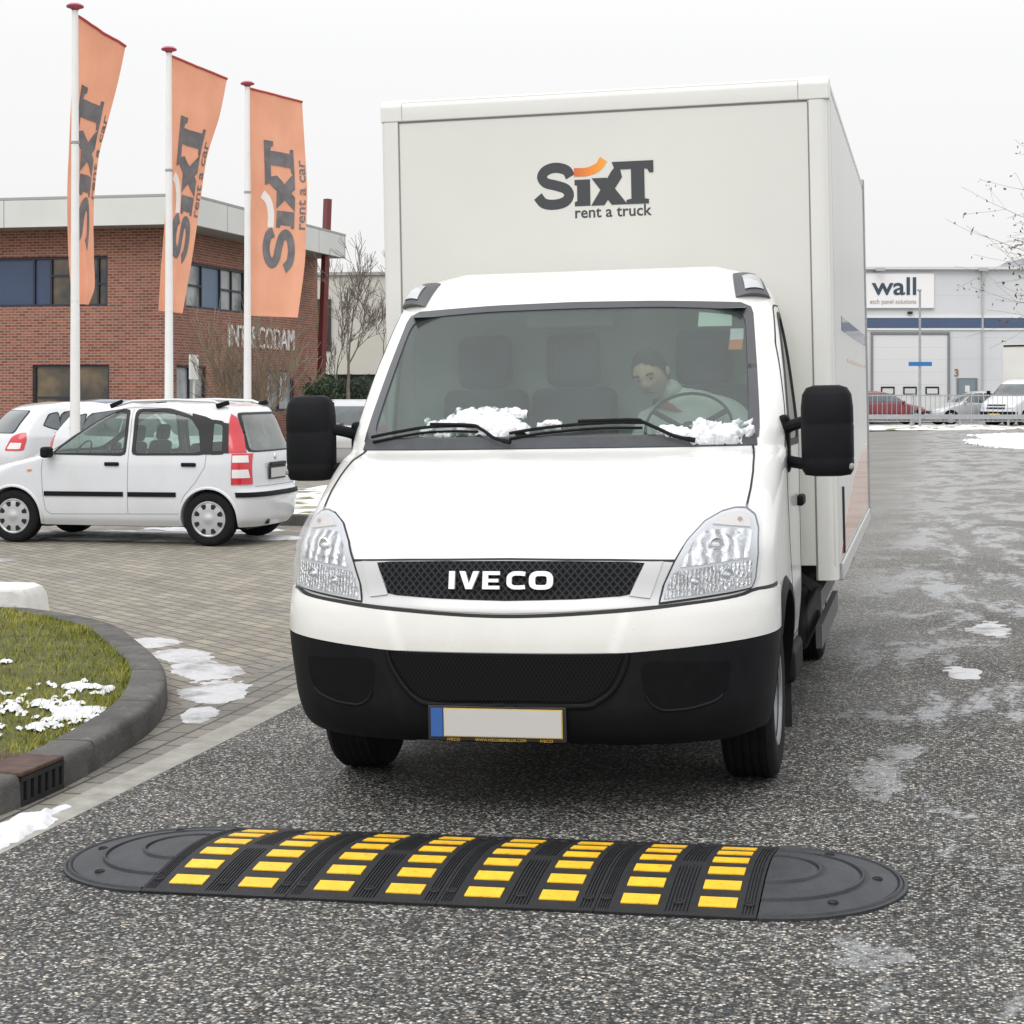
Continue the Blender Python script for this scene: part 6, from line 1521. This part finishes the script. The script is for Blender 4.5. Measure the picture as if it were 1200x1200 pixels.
# ------------------------------------------------------------------ trees and shrubs
BARK = mat('bark_grey_brown', (.17,.15,.125), .9, 0, 0, .3, 8); TWIG = mat('twig_brown', (.20,.155,.11), .9, 0, 0, .3, 8)
def grow_tree(mm, p, d, ln, r, depth, rnd, spread=.5, up=.12, minr=.004, leaves=None, kids=(2,3)):
    pts = [p]; rs = [r]; n = 4
    for k in range(n):
        d = (d + Vector((rnd.uniform(-1,1), rnd.uniform(-1,1), rnd.uniform(-.6,1)))*.13 + Vector((0,0,up*.25))).normalized(); p = p + d*ln/n; pts.append(p); rs.append(max(minr, r*(1-.5*(k+1)/n)))
    mm.tube(pts, rs, 6 if r > .03 else 4, cap=False)
    if leaves is not None and depth <= 1:
        for q in pts[1:]:
            if rnd.random() < .75: leaves.append((q, d))
    if depth <= 0: return
    for k in range(rnd.randint(*kids)):
        t = rnd.uniform(.35, 1.0); i = min(n, max(1, int(round(t*n)))); a = rnd.uniform(0, 6.28); o = d.orthogonal().normalized(); o2 = d.cross(o)
        nd = (d*(1-spread*.4) + (o*math.cos(a)+o2*math.sin(a))*spread*rnd.uniform(.7,1.3)).normalized(); grow_tree(mm, pts[i], nd, ln*rnd.uniform(.58,.82), max(minr, rs[i]*.68), depth-1, rnd, spread, up, minr, leaves, kids)
    grow_tree(mm, pts[-1], d, ln*.75, max(minr, rs[-1]*.95), depth-1, rnd, spread, up, minr, leaves, kids)
def bare_tree(name, label, x, y, h, seed, depth=5, r=.09, spread=.5, cat='tree', z=0, trunk=.28, minr=.005, up=.12, group=None):
    rnd = random.Random(seed); t = thing(name, label, cat, (x, y, z), group=group); mm = MB(); tr = MB(); top = Vector((rnd.uniform(-.1,.1), rnd.uniform(-.1,.1), h*trunk))
    tr.tube([(0,0,-.1),(0,0,h*trunk*.5),tuple(top)], [r*1.25,r*1.05,r*.9], 10); tr.build('trunk', BARK, t)
    grow_tree(mm, top, Vector((0,0,1)), h*.27, r*.85, depth, rnd, spread, up, minr); mm.build('crown', BARK, t, ang=80, fix=False); return t
bare_tree('bare_tree', 'leafless young tree with pale upright branches between the brick building and the truck cab', (408-600)*60/2130, 60, 6.0, 12, 5, .07, .5, minr=.007, group='bare trees beyond the brick building')
bare_tree('bare_tree', 'leafless tree half hidden behind the left edge of the cargo body', (447-600)*66/2130, 66, 6.4, 33, 5, .07, .5, minr=.008, group='bare trees beyond the brick building')
bare_tree('bare_tree', 'thin leafless tree close to the leaning red post', (394-600)*70/2130, 70, 4.4, 21, 4, .06, .55, minr=.010, group='bare trees beyond the brick building')
# many-stemmed bare shrub in front of the brick wall
rnd = random.Random(8); sh = thing('bare_shrub', 'wide leafless shrub with many fine stems in front of the white wall lettering', 'shrub', ((292-600)*47/2130, 47, 0)); mm = MB()
for k in range(17):
    a = rnd.uniform(0, 6.28); s_ = rnd.uniform(.15, .75); grow_tree(mm, Vector((math.cos(a)*.12, math.sin(a)*.12, 0)), Vector((math.cos(a)*s_, math.sin(a)*s_, 1)).normalized(), rnd.uniform(1.1,1.6), .028, 3, rnd, .42, .18, .0075)
mm.build('stems', TWIG, sh, ang=80, fix=False)
def leafy(name, label, x, y, rx, ry, h, n, col, seed, ls=.09):
    t = thing(name, label, 'shrub', (x, y, 0)); r_ = np.random.default_rng(seed); mm = MB(); mm.tube([(0,0,-.05),(0,0,h*.6)], [.05,.02], 6); mm.build('stem', BARK, t); V_ = []; F_ = []
    c_ = r_.uniform(-1, 1, (26,3)); 
    for k in range(n):
        b_ = c_[r_.integers(26)]; p = b_*np.array([rx*.8, ry*.8, h*.40]) + np.array([0,0,h*.5]) + r_.normal(0, 1, 3)*np.array([rx*.22, ry*.22, h*.11])
        a = r_.normal(size=3); a[2] += .9; a /= np.linalg.norm(a); o = np.cross(a, r_.normal(size=3)); o /= np.linalg.norm(o); l_ = ls*r_.uniform(.6,1.4)
        if p[2] < .03: continue
        q = len(V_); V_ += [tuple(p - o*l_*.16), tuple(p + o*l_*.16), tuple(p + a*l_)]; F_.append((q,q+1,q+2))
    m2 = MB(); m2.v = V_; m2.f = F_; m2.m = [0]*len(F_); m2.build('foliage', col, t, ang=0, fix=False); return t
def m_leaf(name, a, b_):
    t = NT(name); t.pbsdf(t.ramp(t.noise(2.5, 4, .6), [(.3, a), (.7, b_)]), .65); return t.m
EVG = m_leaf('evergreen', (.018,.035,.018), (.055,.085,.04))
leafy('evergreen_shrub', 'dark evergreen bush at the foot of the leaning red post', (374-600)*56/2130, 56, .5, .5, 1.95, 6000, EVG, 3, .16)
leafy('low_shrub', 'low dark bush behind the silver hatchback', (408-600)*64/2130, 64, 1.0, .8, 2.0, 6000, EVG, 5, .15)
# the tree at the right edge: a few dead leaves on hanging twigs
rnd = random.Random(5); rt = thing('leafless_tree', 'tree at the right edge with a few dry dark leaves on thin twigs', 'tree', (5.38, 14.2, ZR)); mm = MB(); tr = MB()
tr.tube([(0,0,-.1),(.02,0,1.2),(-.02,.02,2.2),(.03,0,3.4)], [.11,.09,.075,.05], 12); tr.build('trunk', BARK, rt); lv_ = []
for k, (z, dx, dy, dz, l_) in enumerate(((2.0,-1,.1,.02,1.05),(2.2,-1,-.1,.10,1.0),(2.4,-1,.2,.12,1.15),(2.55,-1,0,.05,1.1),(2.7,-1,.15,.25,1.0),(2.95,-.9,0,.25,.9),(3.2,-.7,-.2,.5,.7),(3.3,-.5,.2,.6,.8),(2.5,.8,.2,.4,.8),(2.9,.7,-.3,.5,.8),(3.35,.1,.1,1,.8),(2.3,.1,.9,.3,.8),(2.7,-.1,-.9,.3,.7))):
    grow_tree(mm, Vector((0,0,z)), Vector((dx,dy,dz)).normalized(), l_*.66, .011, 3, rnd, .62, -.02, .0010, lv_, (1,3))
mm.build('crown', BARK, rt, ang=80, fix=False)
V_ = []; F_ = []
for p, d in lv_:
    if rnd.random() < .45: continue
    for k in range(rnd.randint(1, 2)):
        a = Vector((rnd.uniform(-1,1), rnd.uniform(-1,1), rnd.uniform(-1.3,.3))).normalized(); o = a.orthogonal().normalized(); l_ = rnd.uniform(.018,.045); p2 = p + Vector((rnd.uniform(-.03,.03),)*3)
        q = len(V_); b_ = a.cross(o)*l_*.15; V_ += [tuple(p2), tuple(p2+a*l_*.5+o*l_*.28+b_), tuple(p2+a*l_), tuple(p2+a*l_*.5-o*l_*.28+b_)]; F_.append((q,q+1,q+2,q+3))
m2 = MB(); m2.v = V_; m2.f = F_; m2.m = [0]*len(F_); m2.build('dry_leaves', m_leaf('dry_leaf', (.07,.055,.05), (.15,.12,.10)), rt, ang=0, fix=False)
